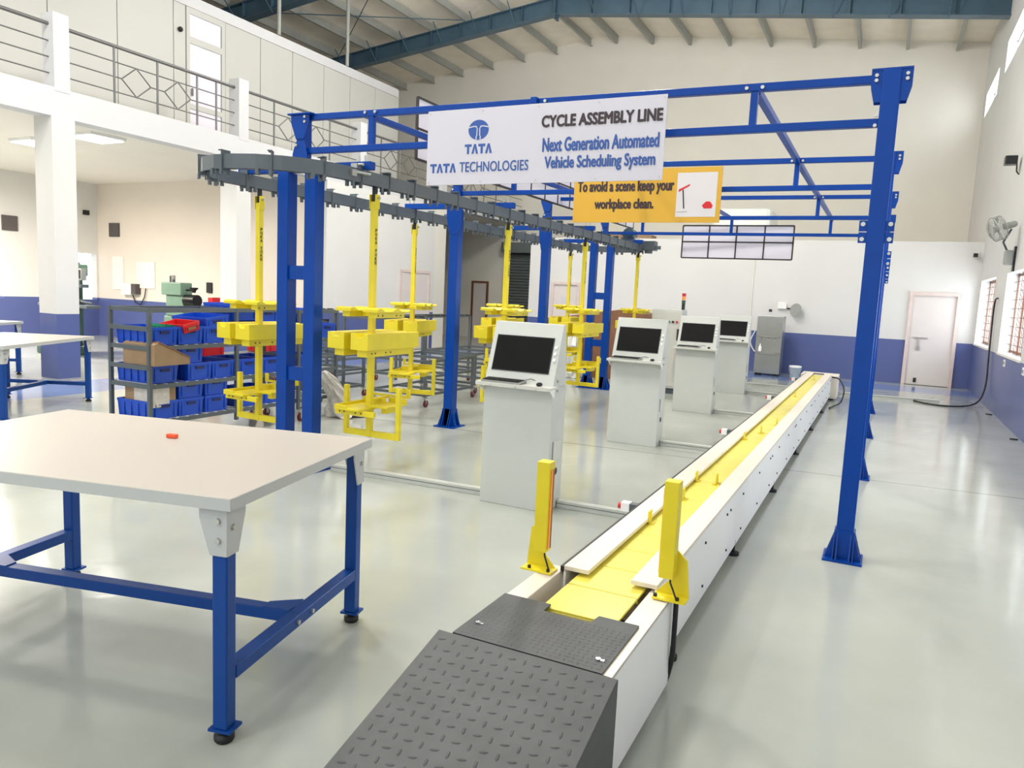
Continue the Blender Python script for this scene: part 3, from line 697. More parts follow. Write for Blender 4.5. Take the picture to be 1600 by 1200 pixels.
# ---------------------------------------------------------------- white slat conveyor
cv = thing('assembly_conveyor', 'long white slat conveyor with yellow deck running to the back wall', 'conveyor', (-.94, 8.7, 0))
YC0, YC1, ZC = 2.96, 14.45, .47
seg = 6
for i in range(seg):
    a = YC0+(YC1-YC0)*i/seg; b = YC0+(YC1-YC0)*(i+1)/seg
    for nm, x0, x1 in (('right_cover', -.85, -.735), ('left_cover', -1.155, -1.04)):
        MB().box(x0, x1, a+.002, b-.002, ZC-.02, ZC).box(x0 if nm[0] == 'l' else x1-.004, x0+.004 if nm[0] == 'l' else x1, a+.002, b-.002, ZC-.06, ZC-.0201).build(nm, 'cream', cv, bevel=.003)
    p = MB().box(-.745, -.7345, a+.001, b-.001, .07, ZC-.021).build('side_panel', 'white', cv)
    MB().box(-1.155, -1.145, a+.001, b-.001, .07, ZC-.03).build('side_panel', 'white', cv)
    for fy, fz in ((.12, .38), (.12, .14), (.5, .38), (.5, .14), (.82, .38), (.88, .38), (.85, .14)):
        y = a+(b-a)*fy; MB().cyl((-.7345, y, fz), (-.728, y, fz), .008, n=8).build('bolt', 'black', p)
MB().box(-1.171, -1.156, YC0, YC1, ZC-.028, ZC-.004).build('edge_strip', 'blackg', cv)
MB().box(-1.14, -.75, YC0+.0, YC1, .12, .36).build('inner_bed', 'cream', cv)
ft0 = None
for y in (3.3, 4.95, 6.87, 8.8, 10.7, 12.6):
    for x in (-.745, -1.14):
        fo = MB().cyl((x, y, 0), (x, y, .02), .04, n=14).cyl((x, y, .02), (x, y, .1), .012, n=8).build('levelling_foot', 'black', cv)
# yellow slats
sy = 2.585; ds = .28; slat0 = None; i = 0
while sy+ds < 14.62:
    mb = MB().box(-1.095, -.79, sy+.003, sy+ds-.003, .425, .435).box(-1.095, -.79, sy+.002, sy+.008, .41, .425)
    mb.build('slat', 'slat', cv, bevel=.002, seg=1)
    sy += ds; i += 1
for x, y in ((-1.04, 3.88), (-1.0, 4.48), (-1.035, 5.0), (-.9, 5.0), (-1.02, 6.85), (-.94, 7.3), (-.87, 7.9), (-.97, 10.6), (-.95, 13.4)):
    MB().box(x-.004, x+.004, y, y+.06, .435, .505).box(x-.025, x+.025, y, y+.06, .435, .441).build('pusher', 'yellow', cv)
# front drive box with checker plate
MB().box(-1.26, -1.17, 2.2, 3.02, .06, .44).build('front_box_left', 'cream', cv, bevel=.004)
MB().box(-.685, -.672, 2.16, 3.0, .04, .43).build('front_box_panel', 'white', cv, bevel=.002)
MB().box(-.765, -.672, 2.2, 3.0, .425, .437).box(-.765, -.757, 2.2, 3.0, .3, .425).build('front_box_flange', 'cream', cv)
MB().box(-1.17, -.76, 2.2, 3.0, .05, .3).build('front_box_bed', 'cartond' if False else 'cream', cv)
MB().box(-1.1, -.8, 2.62, 2.66, .36, .42).cyl((-1.12, 2.72, .36), (-.78, 2.72, .36), .035, n=12).build('end_roller', 'black', cv)
MB().box(-1.06, -.86, 2.5, 2.53, .40, .42).build('slat', 'slat', cv)
def lozenges(mb, x0, x1, n_u, v0, v1, n_v, P, h, Lz=.012):
    for i in range(n_u):
        for j in range(n_v):
            u = x0+(x1-x0)*(i+.5)/n_u; v = v0+(v1-v0)*(j+.5)/n_v; a = .25 if (i+j) % 2 else 1.75
            c, s_ = math.cos(a), math.sin(a); L, w = Lz, Lz*.3
            q = [(-L, 0), (-L*.5, -w), (L*.5, -w), (L, 0), (L*.5, w), (-L*.5, w)]
            k = [P(u+c*x-s_*y, v+s_*x+c*y, 0) for x, y in q]; t = [P(u+.6*(c*x-s_*y), v+.6*(s_*x+c*y), h) for x, y in q]
            mb.add(k+t, [(m, (m+1) % 6, (m+1) % 6+6, m+6) for m in range(6)]+[(6, 7, 8, 9, 10, 11)], True)
pl = MB().prism([(-1.262, 2.19), (-.703, 2.19), (-.703, 2.6), (-.86, 2.6), (-.87, 2.53), (-1.06, 2.53), (-1.06, 2.6), (-1.262, 2.6)], 'z', .438, .446)
pl.build('cover_plate', 'plate', cv)
lz = MB(); lozenges(lz, -1.25, -.71, 22, 2.2, 2.52, 13, lambda u, v, w: (u, v, .4462+w), .0009)
lz.build('plate_pattern', 'plate', cv)
for x, y in ((-1.22, 2.3), (-.745, 2.27)): MB().cyl((x, y, .446), (x, y, .452), .009, n=10).box(x+.008, x+.022, y-.006, y+.006, .446, .449).build('plate_screw', 'chrome', cv)
# far end box
MB().box(-1.25, -.63, 14.42, 15.0, .03, .44).build('end_box', 'cream', cv, bevel=.006)
MB().box(-1.15, -.75, 14.5, 14.56, .44, .455).build('end_slot', 'black', cv)
MB().box(-1.2, -1.12, 14.5, 14.9, 0, .03).box(-.76, -.68, 14.5, 14.9, 0, .03).build('end_feet', 'black', cv)
# ramp
rp = thing('access_ramp', 'dark grey checker plate ramp leading up to the conveyor front', 'ramp', (-.98, 1.4, 0))
y0, y1, zt, x0, x1 = .62, 2.185, .445, -1.315, -.645
MB().prism([(y0, .0), (y1, .0), (y1, zt), (y1-.004, zt), (y0, .006)], 'x', x0, x1).build('ramp_body', 'plate', rp, bevel=.003)
sl = (zt-.006)/(y1-y0); nn = Vector((0, -sl, 1)).normalized(); rl = math.hypot(zt, y1-y0)
lz = MB(); lozenges(lz, x0+.015, x1-.015, 14, 0.02, rl-.02, 34, lambda u, v, w: (u, y0+v*math.cos(math.atan(sl))+nn.y*w, .006+v*math.sin(math.atan(sl))+nn.z*w), .003, .019)
lz.build('tread_pattern', 'plate', rp)
# sensor posts
def sensor_post(x, s, label, lx):
    t = thing('sensor_post', label, 'sensor post', (x, 2.92, .442)); xo = x
    MB().box(x-.03, x+.03, 2.885, 2.945, .535, .935).build('post_tube', 'yellow', t, bevel=.003)
    MB().prism([(x-.09 if s < 0 else x-.035, .45), (x+.02 if s < 0 else x+.09, .45), (x+.01, .62) if s > 0 else (x-.028, .64), (x-.028, .64) if s > 0 else (x-.07, .6)] if False else
               ([(x-.085, .45), (x+.05, .45), (x-.02, .53), (x-.028, .64), (x-.07, .62)] if s < 0 else [(x-.05, .45), (x+.085, .45), (x+.07, .6), (x+.028, .64), (x+.02, .53)]), 'y', 2.95, 2.958).build('gusset', 'yellow', t)
    MB().box(x-.085, x+.06, 2.885, 2.96, .442, .45) .build('foot_plate', 'yellow', t) if s < 0 else MB().box(x-.05, x+.085, 2.885, 2.96, .442, .45).build('foot_plate', 'yellow', t)
    MB().box(x-.0305*s if False else (x+.0301 if s < 0 else x-.0345), x+.0345 if s < 0 else x-.0301, 2.9, 2.915, .55, .9).build('light_strip', 'amber', t)
    MB().box(x+.0301 if s < 0 else x-.0345, x+.0345 if s < 0 else x-.0301, 2.918, 2.93, .55, .9).build('sensor_window', 'cartond', t)
    for px in (-.05, .04): MB().cyl((x+px*(1 if s < 0 else -1), 2.9, .45), (x+px*(1 if s < 0 else -1), 2.9, .462), .008, n=8).build('bolt', 'black', t)
    MB().tube([(x+.01, 2.92, .535), (x+.015, 2.915, .51), (x+.035, 2.9, .48), (x+.045, 2.895, .46)], .004, 6).build('sensor_lead', 'black', t)
sensor_post(-1.245, -1, 'yellow sensor post on the conveyor left side, with orange strip', 0)
sensor_post(-.687, 1, 'yellow sensor post on the conveyor right side, above black cable', 0)
tag(MB().tube(smooth([(-.655, 2.97, .44), (-.655, 2.975, .3), (-.66, 2.99, .16), (-.69, 3.03, .03), (-.72, 3.1, .014), (-.78, 3.3, .014)]), .011, 8).build('cable', 'black'), 'thick black cable hanging beside the white front box panel', 'cable')
tag(MB().tube(smooth([(-.72, 14.4, .42), (-.6, 14.3, .4), (-.5, 14.1, .25), (-.52, 13.8, .06), (-.62, 13.5, .013), (-.66, 13.2, .013)]), .013, 8).build('cable', 'black'), 'black cable looping down beside the far conveyor end box', 'cable')
es = None
for i, y in enumerate((4.27, 7.38, 10.55, 13.55)):
    if es is None:
        es = thing('emergency_stop', 'x', 'push button', group='red emergency stops along the conveyor')
        MB().box(-.09, 0, -.028, .028, -.024, .024).build('mount', 'rack', es, world=False); MB().box(-.145, -.09, -.028, .028, -.028, .028).build('button_box', 'white', es, world=False, bevel=.004)
        MB().cyl((-.145, 0, 0), (-.165, 0, 0), .02, n=14).build('button', 'red', es, world=False); o = es
    else: o = copy_tree(es)
    o.location = (-1.168, y, .40); o['label'] = 'red emergency stop on the conveyor left side, ' + ('nearest the viewer', 'second from the viewer', 'third from the viewer', 'farthest from the viewer')[i]

# ---------------------------------------------------------------- kiosks
def make_kiosk():
    t = thing('operator_kiosk', 'x', 'kiosk', group='grey operator kiosks along the conveyor')
    b = lambda mb, nm, m='kiosk', par=t, bv=.0: mb.build(nm, m, par, world=False, bevel=bv)
    b(MB().box(-.29, .29, 0, .26, .0, .955), 'cabinet_body', bv=.004)
    b(MB().prism([(.0, .956), (.16, 1.425), (.2, 1.425), (.26, .956)], 'x', -.29, .29), 'display_housing', bv=.004)
    n = Vector((0, -.469, .16)).normalized(); u = Vector((0, .16, .469)).normalized()
    def slab(x0, x1, s0, s1, d0, d1):   # on the sloping front, s measured up the slope
        P = lambda x, s, d: Vector((x, 0, .956))+u*s+n*d
        return MB().add([P(x0,s0,d0),P(x1,s0,d0),P(x1,s1,d0),P(x0,s1,d0),P(x0,s0,d1),P(x1,s0,d1),P(x1,s1,d1),P(x0,s1,d1)], [(0,3,2,1),(4,5,6,7),(0,1,5,4),(1,2,6,5),(2,3,7,6),(3,0,4,7)])
    sb = b(slab(-.25, .235, .10, .385, .0005, .005), 'screen_frame', 'black'); b(slab(-.243, .228, .107, .378, .005, .0056), 'screen', 'screen', sb)
    for i in range(3): b(slab(.252, .272, .30-.05*i, .322-.05*i, .0005, .012), 'push_button', 'white')
    b(MB().box(-.31, .32, -.11, .02, .956, .968).box(-.31, .32, -.112, -.106, .94, .968), 'keyboard_shelf', 'bezel', bv=.002)
    b(MB().prism([(-.105, .95), (0, .95), (0, .88)], 'x', .3, .306), 'shelf_bracket', 'white'); b(MB().prism([(-.105, .95), (0, .95), (0, .88)], 'x', -.3, -.294), 'shelf_bracket', 'white')
    b(MB().box(.29, .296, .06, .2, .4, .54), 'side_vent', 'bezel'); b(MB().box(.29, .297, .05, .06, .4, .54), 'vent_slot', 'grey')
    b(MB().cyl((.29, .13, .3), (.294, .13, .3), .028, n=16), 'cable_hole', 'black')
    for z in (.93, 1.0): b(MB().cyl((.29, .08, z), (.30, .08, z), .01, n=8), 'cam_lock', 'galv')
    for x in (-.18, .03, .2): b(MB().cyl((x, -.112, .948), (x, -.116, .948), .007, n=8), 'screw', 'galv')
    return t
K = make_kiosk()
def make_keyboard():
    t = thing('keyboard', 'x', 'keyboard', group='black keyboards on the kiosk shelves')
    MB().prism([(-.06, 0), (.06, 0), (.06, .022), (-.06, .012)], 'x', -.21, .12).build('keyboard_base', 'grey', t, world=False)
    mb = MB()
    for r in range(4):
        for c in range(14): mb.box(-.2+c*.022, -.2+c*.022+.017, -.05+r*.026, -.05+r*.026+.02, .012+.002*r+.002, .02+.002*r+.002)
    mb.build('keys', 'black', t, world=False); return t
KB = make_keyboard()
def make_mouse():
    t = thing('computer_mouse', 'x', 'mouse', group='black mice on the kiosk shelves')
    MB().sphere((0, 0, .012), .03, 14, (.75, 1.2, .5)).build('mouse_body', 'black', t, world=False)
    MB().tube([(0, .03, .012), (-.03, .07, .02), (-.1, .06, .04), (-.16, .04, .02), (-.2, .03, .008)], .0025, 6).build('mouse_cable', 'black', t, world=False)
    return t
MS = make_mouse()
desc = ['nearest grey kiosk', 'second grey kiosk from the viewer', 'third grey kiosk from the viewer', 'farthest grey kiosk']
kl = ['light grey operator kiosk nearest the viewer, its black screen leaning back', 'light grey operator kiosk, second from the viewer beside the conveyor', 'light grey operator kiosk, third from the viewer, right of the control cabinet', 'light grey operator kiosk farthest from the viewer, nearest the water cooler']
for i, y in enumerate((5.09, 8.12, 11.1, 14.02)):
    o = K if i == 0 else copy_tree(K); o.location = (-2.445, y, 0); o['label'] = kl[i]
    o = KB if i == 0 else copy_tree(KB); o.location = (-2.5, y-.045, .969); o['label'] = 'dark keyboard on the shelf of the '+desc[i]
    o = MS if i == 0 else copy_tree(MS); o.location = (-2.245, y-.05, .969); o['label'] = 'black mouse with cable on the shelf of the '+desc[i]
# floor channels beside the kiosks
def channel(x0, y0, x1, y1, label):
    t = thing('cable_channel', label, 'cable channel', ((x0+x1)/2, (y0+y1)/2, 0), group='aluminium cable channels on the floor')
    MB().bar((x0, y0, .03), (x1, y1, .03), .06, .06).build('channel_body', 'alu', t, bevel=.003); MB().bar((x0, y0-.031, .036), (x1, y1-.031, .036), .003, .006).build('channel_groove', 'aludark', t)
channel(-4.28, 5.17, -2.74, 5.25, 'aluminium floor channel from the blue ladder posts to the nearest kiosk')
channel(-2.15, 5.3, -1.17, 5.34, 'aluminium floor channel from the nearest kiosk to the conveyor')
channel(-2.15, 8.3, -1.17, 8.32, 'aluminium floor channel from the second kiosk to the conveyor')
channel(-2.15, 11.3, -1.17, 11.32, 'aluminium floor channel from the third kiosk to the conveyor')
channel(-2.15, 14.2, -1.3, 14.22, 'aluminium floor channel from the farthest kiosk to the conveyor')
channel(-2.6, 15.7, -1.17, 15.72, 'aluminium floor channel behind the farthest kiosk before the water cooler')
channel(-.6, 15.5, 1.05, 15.65, 'aluminium floor channel right of the conveyor end box')
channel(-7.2, 3.45, -4.75, 4.25, 'aluminium floor channel under the left end of the near workbench')

# ---------------------------------------------------------------- workbenches
def make_bench():
    t = thing('workbench', 'x', 'workbench', group='white topped blue workbenches'); b = lambda mb, nm, m, par=t, bv=0.: mb.build(nm, m, par, world=False, bevel=bv)
    Lx, Ly = .88, .575
    tp = b(MB().box(-Lx, Lx, -Ly, Ly, .873, .915), 'table_top', 'laminate', bv=.003)
    b(MB().box(-Lx-.002, Lx+.002, -Ly-.002, -Ly, .871, .913).box(-Lx-.002, Lx+.002, Ly, Ly+.002, .871, .913).box(-Lx-.002, -Lx, -Ly, Ly, .871, .913).box(Lx, Lx+.002, -Ly, Ly, .871, .913), 'edge_band', 'edge', tp)
    for sx in (-1, 1):
        for sy in (-1, 1):
            x, y = sx*.82, sy*.52
            lg = b(MB().box(x-.029, x+.029, y-.029, y+.029, .055, .855), 'leg', 'tblue', bv=.006)
            b(MB().box(x-.044, x+.044, y-.0334, y+.044, .045, .055), 'foot_flange', 'tblue', lg); b(MB().lathe([(.03, 0), (.036, .008), (.036, .025), (.022, .032), (.012, .045)], (x, y, 0)), 'levelling_foot', 'black', lg)
            ox = x+sx*.032; oy = y+sy*.032
            br = MB().prism([(y-.033, .70), (y+.033, .70), (y+(.034 if sy > 0 else .075), .835), (y+(.034 if sy > 0 else .075), .872), (y-(.075 if sy > 0 else .034), .872), (y-(.075 if sy > 0 else .034), .835)], 'x', ox-.003, ox+.003)
            br.prism([(x-.033, .70), (x+.033, .70), (x+(.034 if sx > 0 else .075), .835), (x+(.034 if sx > 0 else .075), .872), (x-(.075 if sx > 0 else .034), .872), (x-(.075 if sx > 0 else .034), .835)], 'y', oy-.003, oy+.003)
            bk = b(br, 'corner_bracket', 'edge', lg)
            bo = MB()
            for z in (.755, .825): bo.cyl((x, oy, z), (x, oy+sy*.012, z), .011, n=8)
            bo.cyl((ox, y, .80), (ox+sx*.012, y, .80), .011, n=8); build_each(bo, 'bolt', 'galv', bk, False)
    for sx in (-1, 1): 
        r = b(MB().box(sx*.82-.03, sx*.82+.03, -.49, .49, .225, .275), 'side_rail', 'tblue', bv=.003)
        bo = MB()
        for y in (-.06, .06): bo.cyl((sx*.85, y, .25), (sx*.86, y, .25), .01, n=8)
        build_each(bo, 'bolt', 'galv', r, False)
    b(MB().box(-.79, .79, -.03, .03, .225, .275).prism([(.79, .1), (.79, -.03), (.665, -.03), (.665, .03)], 'z', .272, .28).prism([(-.79, .1), (-.79, -.03), (-.665, -.03), (-.665, .03)], 'z', .272, .28), 'long_rail', 'tblue', bv=.003)
    return t
WB = make_bench()
WB.location = (-2.90, 2.149, 0); WB.rotation_euler = (0, 0, math.radians(13)); WB['label'] = 'large white topped blue workbench in the left foreground'
w2 = dup(WB, (-9.18, 5.18, 0), 'white topped blue workbench behind the foreground one, left of bin rack', rz=math.radians(117))
w3 = dup(WB, (-12.25, 6.11, 0), 'white topped blue workbench by the pillar at the left edge', rz=math.radians(117))
for w_ in (w2, w3): w_.scale = (1, 1, .92)
tag(MB().box(-.025, .025, -.012, .012, 0, .018).xf(Matrix.Translation((-2.87, 2.34, .916)) @ Matrix.Rotation(.2, 4, 'Z')).build('plastic_block', 'orange', bevel=.003), 'small orange plastic block lying on the white workbench top', 'block')

# ---------------------------------------------------------------- rack with blue bins
def make_rack(label, xs, ys, y_end, levels, top, casters):
    x0, x1 = xs; t = thing('storage_rack', label, 'rack', ((x0+x1)/2, (ys[0]+ys[-1])/2, 0))
    p_ = .034; zb = .15 if casters else 0
    for y in ys:
        for x in (x0, x1): MB().box(x-p_/2, x+p_/2, y-p_/2, y+p_/2, zb, top).build('upright', 'rack', t)
    for i, z in enumerate(levels+[top-.02]):
        mb = MB()
        for x in (x0, x1): mb.box(x-.014, x+.014, ys[0], ys[-1], z-.02, z+.02)
        for y in ys: mb.box(x0, x1, y-.014, y+.014, z-.02, z+.02)
        sh = mb.build('shelf_frame' if i < len(levels) else 'top_frame', 'rack', t)
        if i < len(levels):
            n = int((ys[-1]-ys[0])/.12); rl = MB()
            for q in range(n): yy = ys[0]+.06+q*.12; rl.box(x0, x1+.012, yy-.012, yy+.012, z+.012, z+.022)
            rl.build('rollers', 'white', sh)
    for z in (1.15, .78): MB().box(x0, x1, ys[0]-.022, ys[0]-.01, z-.022, z+.022).build('end_bar', 'rack', t)
    if casters:
        for y in (ys[0]+.05, ys[-1]-.05):
            for x in (x0, x1):
                MB().cyl((x-.014, y, .05), (x+.014, y, .05), .05, n=16).build('caster_wheel', 'wheel', t)
                MB().box(x-.022, x-.016, y-.02, y+.02, .04, .13).box(x+.016, x+.022, y-.02, y+.02, .04, .13).box(x-.03, x+.03, y-.03, y+.03, .13, .15).build('caster_fork', 'galv', t)
    return t
RX = (-6.7, -6.15)
make_rack('dark grey storage rack of blue bins behind the workbench, nearest end left', RX, [4.77, 5.83, 6.66], 0, [.25, .6, .965], 1.345, True)
make_rack('narrow grey rack of blue bins right of the blue ladder posts', RX, [6.78, 7.46], 0, [.25, .6, .965], 1.33, True)
def make_bin(name, m, L, Wd, Hh, label):
    t = thing(name, label, 'bin'); mb = MB(); w = .006; tp = .012
    def ring(o, z, d): return [(-L/2+d+o, -Wd/2+d+o, z), (L/2-d-o, -Wd/2+d+o, z), (L/2-d-o, Wd/2-d-o, z), (-L/2+d+o, Wd/2-d-o, z)]
    rings = [ring(0, 0, tp), ring(0, Hh-.025, .003), ring(-.004, Hh-.025, .003), ring(-.004, Hh, .003), ring(w, Hh, .003), ring(w, .008, tp)]
    vs = [p for r in rings for p in r]; fs = [(0, 3, 2, 1), (20, 21, 22, 23)]
    for j in range(5):
        for i in range(4): fs.append((j*4+i, j*4+(i+1) % 4, (j+1)*4+(i+1) % 4, (j+1)*4+i))
    mb.add(vs, fs)
    for s_ in (-1, 1):
        for q in (-.3, -.1, .1, .3): mb.box(q*L-.006, q*L+.006, s_*(Wd/2-.006), s_*(Wd/2+.002), .02, Hh-.025)
        for q in (-.36, .36): mb.box(s_*(L/2-.006), s_*(L/2+.002), q*Wd-.006, q*Wd+.006, .02, Hh-.025)
    mb.build('bin_shell', m, t, world=False)
    if L > .3:
        MB().box(L/2-.004, L/2+.0035, -.05, .05, Hh-.065, Hh-.035).build('handle_slot', 'bindark' if m == 'bin' else 'cartond', t, world=False)
        MB().box(L/2-.002, L/2+.006, -.075, .075, Hh-.034, Hh-.029).build('handle_lip', m, t, world=False)
    return t
B0 = make_bin('storage_bin', 'bin', .5, .3, .175, 'x')
first = [True]
def bin_(y, z, label, x=-6.405, rx=0, ry=0, rz=0, grp='blue bins on the grey racks'):
    o = B0 if first[0] else copy_tree(B0); first[0] = False
    o.location = (x, y, z); o.rotation_euler = (rx, ry, rz); o['label'] = label; o['group'] = grp; return o
L1, L2, L3 = .99, .625, .275
bin_(4.945, L1, 'blue bin at the near left end of the rack top shelf'); bin_(5.25, L1, 'blue bin on rack top shelf under the red tray'); bin_(5.555, L1, 'blue bin on rack top shelf under a tilted blue bin')
bin_(6.0, L1, 'blue bin on the rack top shelf just right of middle upright'); bin_(6.31, L1, 'blue bin on rack top shelf behind the yellow carrier pole')
bin_(4.945, L2, 'blue bin on rack middle shelf under the tilted carton'); bin_(5.36, L2, 'blue bin on rack middle shelf under another blue bin'); bin_(5.25, L2+.178, 'blue bin stacked upper of two on rack middle shelf, right of the carton')
bin_(5.665, L2, 'blue bin on rack middle shelf just left of middle upright'); bin_(6.02, L2, 'blue bin with red content on rack middle shelf, right of middle upright'); bin_(6.36, L2, 'blue bin on rack middle shelf beside the blue ladder post')
bin_(4.945, L3, 'blue bin on rack lowest shelf holding the wrapped parcel'); bin_(5.25, L3, 'lower blue bin of the pair right of the wrapped parcel'); bin_(5.25, L3+.178, 'upper blue bin of the pair right of the wrapped parcel')
bin_(5.57, L3, 'lower blue bin of the stack beside the yellow lower frame'); bin_(5.57, L3+.178, 'upper blue bin of the stack beside the yellow lower frame')
bin_(6.03, L3, 'blue bin on lowest shelf seen through the yellow lower frame, left one'); bin_(6.36, L3, 'blue bin on lowest shelf seen through the yellow lower frame, right one')
bin_(5.6, L1+.10, 'blue bin tilted on top of another on the rack top shelf', ry=.0, rx=.12); bin_(6.3, L1+.178, 'blue bin under the highest tier, behind the yellow carrier pole')
bin_(6.0, 1.215, 'blue bin of the highest tier on the rack, left of the carrier pole', x=-6.42); bin_(6.42, 1.2, 'blue bin of the highest tier on the rack, by the ladder posts', x=-6.42)
bin_(6.95, L1, 'lower blue bin on the narrow rack right of ladder posts', x=-6.42); bin_(6.96, L1+.178, 'upper blue bin on the narrow rack right of ladder posts', x=-6.42); bin_(7.27, L1, 'blue bin on the right half of the narrow rack', x=-6.38)
bin_(6.96, L2, 'blue bin on middle shelf of narrow rack between ladder posts', x=-6.42)
RB = make_bin('parts_tray', 'red', .34, .2, .09, 'red plastic tray resting on the blue bins of the rack top shelf'); RB.location = (-6.3, 5.25, L1+.125); RB.rotation_euler = (.22, 0, 0)
GB = make_bin('parts_tray', 'green', .24, .15, .07, 'small green plastic tray beside the red tray on the rack'); GB.location = (-6.35, 5.07, L1+.12); GB.rotation_euler = (-.12, 0, 0)
ct = thing('cardboard_carton', 'open brown carton tilted on a blue bin of the rack', 'carton', (-6.3, 4.97, L2+.178))
MB().prism([(-.2, 0), (.2, 0), (.2, .06), (-.16, .22), (-.2, .2)], 'x', -.22, .22).build('carton_body', 'carton', ct, world=False)
MB().prism([(.2, .062), (-.155, .222), (-.15, .232), (.2, .07)], 'x', -.225, .225).build('carton_flap', 'cartond', ct, world=False)
pc = thing('wrapped_parcel', 'brown carton half wrapped in clear plastic on the lowest shelf', 'parcel', (-6.36, 4.94, L3+.12))
MB().box(-.2, .2, -.13, .13, 0, .2).build('parcel_box', 'carton', pc, world=False, bevel=.006); MB().box(-.06, .207, -.135, .05, 0, .19).build('plastic_wrap', 'plastic_wrap', pc, world=False)
# red crates behind the rack
rc = None
for i, (x, y, z) in enumerate(((-7.35, 5.95, .72), (-7.35, 6.42, .72), (-7.35, 7.5, .72))):
    if rc is None: rc = make_bin('red_crate', 'red', .4, .36, .3, 'x'); o = rc
    else: o = copy_tree(rc)
    o.location = (x, y, z); o['label'] = ('red crate behind the rack, left of the middle upright', 'red crate behind the rack, right of the first red crate', 'red crate behind the rack near the yellow carrier')[i]; o['group'] = 'red crates behind the rack'
st = thing('crate_stand', 'low grey stand holding red crates behind the bin rack', 'stand', (-7.35, 6.7, 0))
mb = MB().box(-7.6, -7.1, 5.7, 7.8, .66, .712)
for x in (-7.57, -7.13):
    for y in (5.73, 7.77): mb.box(x-.02, x+.02, y-.02, y+.02, 0, .66)
mb.build('stand_frame', 'rack', st)

def crumple(x, y, prof, sx):
    mb = MB(); n = 22; vs = []
    for r, z, dy in prof:
        for i in range(n):
            t = 2*PI*i/n; k = r*(1+.28*math.sin(5*t+z*19)+random.uniform(-.16, .16)); vs.append((x+sx*k*math.cos(t), y+dy+k*math.sin(t), max(.003, z+random.uniform(-.012, .012))))
    m = len(prof); mb.add(vs, [(j*n+i, j*n+(i+1) % n, (j+1)*n+(i+1) % n, (j+1)*n+i) for j in range(m-1) for i in range(n)]+[tuple(range(n)), tuple(range((m-1)*n, m*n))[::-1]]); return mb
# wheeled frame trolleys
def trolley(x0, x1, y0, y1, h, tall, label):
    t = thing('frame_trolley', label, 'trolley', ((x0+x1)/2, (y0+y1)/2, 0), group='grey wheeled frame trolleys'); r = .036
    for x in (x0, x1):
        for y in (y0, y1):
            hh = tall if x == x0 else h
            MB().box(x-r/2, x+r/2, y-r/2, y+r/2, .14, hh).build('upright', 'rack', t)
            MB().cyl((x-.013, y+.03, .05), (x+.013, y+.03, .05), .05, n=14).build('caster_wheel', 'wheel', t)
            MB().box(x-.03, x+.03, y-.03, y+.03, .125, .14).bar((x, y, .13), (x, y+.03, .05), .036, .012).build('caster_fork', 'galv', t)
    for z in (.17, .42, h-.02):
        mb = MB()
        for x in (x0, x1): mb.box(x-.015, x+.015, y0, y1, z-.018, z+.018)
        for y in (y0, (y0+y1)/2, y1): mb.box(x0, x1, y-.015, y+.015, z-.018, z+.018)
        mb.build('deck_frame', 'rack', t)
    mb = MB().box(x0-.018, x0+.018, y0, y1, tall-.03, tall)
    mb.box(x0-.5, x0, y0-.015, y0+.015, tall-.03, tall).box(x0-.5, x0, y1-.015, y1+.015, tall-.03, tall).box(x0-.518, x0-.482, y0, y1, tall-.03, tall)
    for y in (y0, (y0+y1)/2, y1): mb.box(x0-.518, x0-.482, y-.018, y+.018, .14, tall)
    mb.build('high_frame', 'rack', t)
    pd = MB()
    for q in range(7): yy = y0+(y1-y0)*(q+.3)/7; pd.box(x0-.024, x0+.024, yy, yy+.11, tall, tall+.016)
    pd.build('rubber_pads', 'black', t); return t
trolley(-6.55, -5.62, 8.72, 10.05, .66, 1.2, 'grey wheeled frame trolley between the first two yellow carriers and second post')
trolley(-6.75, -5.8, 10.45, 11.9, .66, 1.2, 'grey wheeled frame trolley behind the nearest kiosk screen')
trolley(-8.9, -7.95, 9.2, 10.7, .66, 1.2, 'grey wheeled frame trolley farther left, before the blue dado wall')
trolley(-7.6, -6.9, 8.0, 9.0, .66, 1.1, 'grey wheeled frame trolley right beside the narrow bin rack')
bw = crumple(-5.98, 7.45, [(.05, .6, -.42), (.09, .52, -.36), (.1, .42, -.26), (.12, .3, -.16), (.16, .18, -.06), (.22, .08, 0), (.24, .004, .02)], .9)
tag(bw.build('plastic_bag', 'plastic_wrap'), 'crumpled clear plastic bag right of the blue ladder posts', 'plastic bag')

# ---------------------------------------------------------------- left bay machines and wall items
YE = 13.0
def on_wall(name, label, cat, x0, x1, z0, z1, m, d=.03, y=YE): return tag(MB().box(x0, x1, y-d, y, z0, z1).build(name, m, bevel=.004), label, cat)
on_wall('wall_board', 'tall pale board on the cream wall above the small control box', 'board', -18.1, -17.68, 1.25, 2.1, 'wall')
on_wall('wall_board', 'square pale board on the cream wall right of the control box', 'board', -17.17, -16.5, 1.32, 1.98, 'wall')
on_wall('louvre_vent', 'dark square louvre vent high on the cream wall', 'vent', -18.2, -17.82, 2.6, 2.95, 'vent', .04)
on_wall('socket_outlet', 'tall black socket box on the cream wall, right of the green machine', 'socket', -14.66, -14.5, 1.3, 1.55, 'blackg', .05)
on_wall('socket_outlet', 'small grey socket on the cream wall above the green machine', 'socket', -15.9, -15.78, 1.5, 1.68, 'grey', .05)
tag(MB().box(XL, XL+.04, 10.6, 10.95, 2.55, 2.9).build('louvre_vent', 'vent'), 'dark square louvre vent left of the white pillar', 'vent')
tag(MB().box(XL, XL+.1, 12.6, 12.72, 3.12, 3.24).build('wall_camera', 'black'), 'small dark camera high beside the white pillar', 'camera')
cb = thing('control_box', 'grey and white control box with trailing cable on the cream wall', 'control box', (-17.3, YE-.1, 1.1))
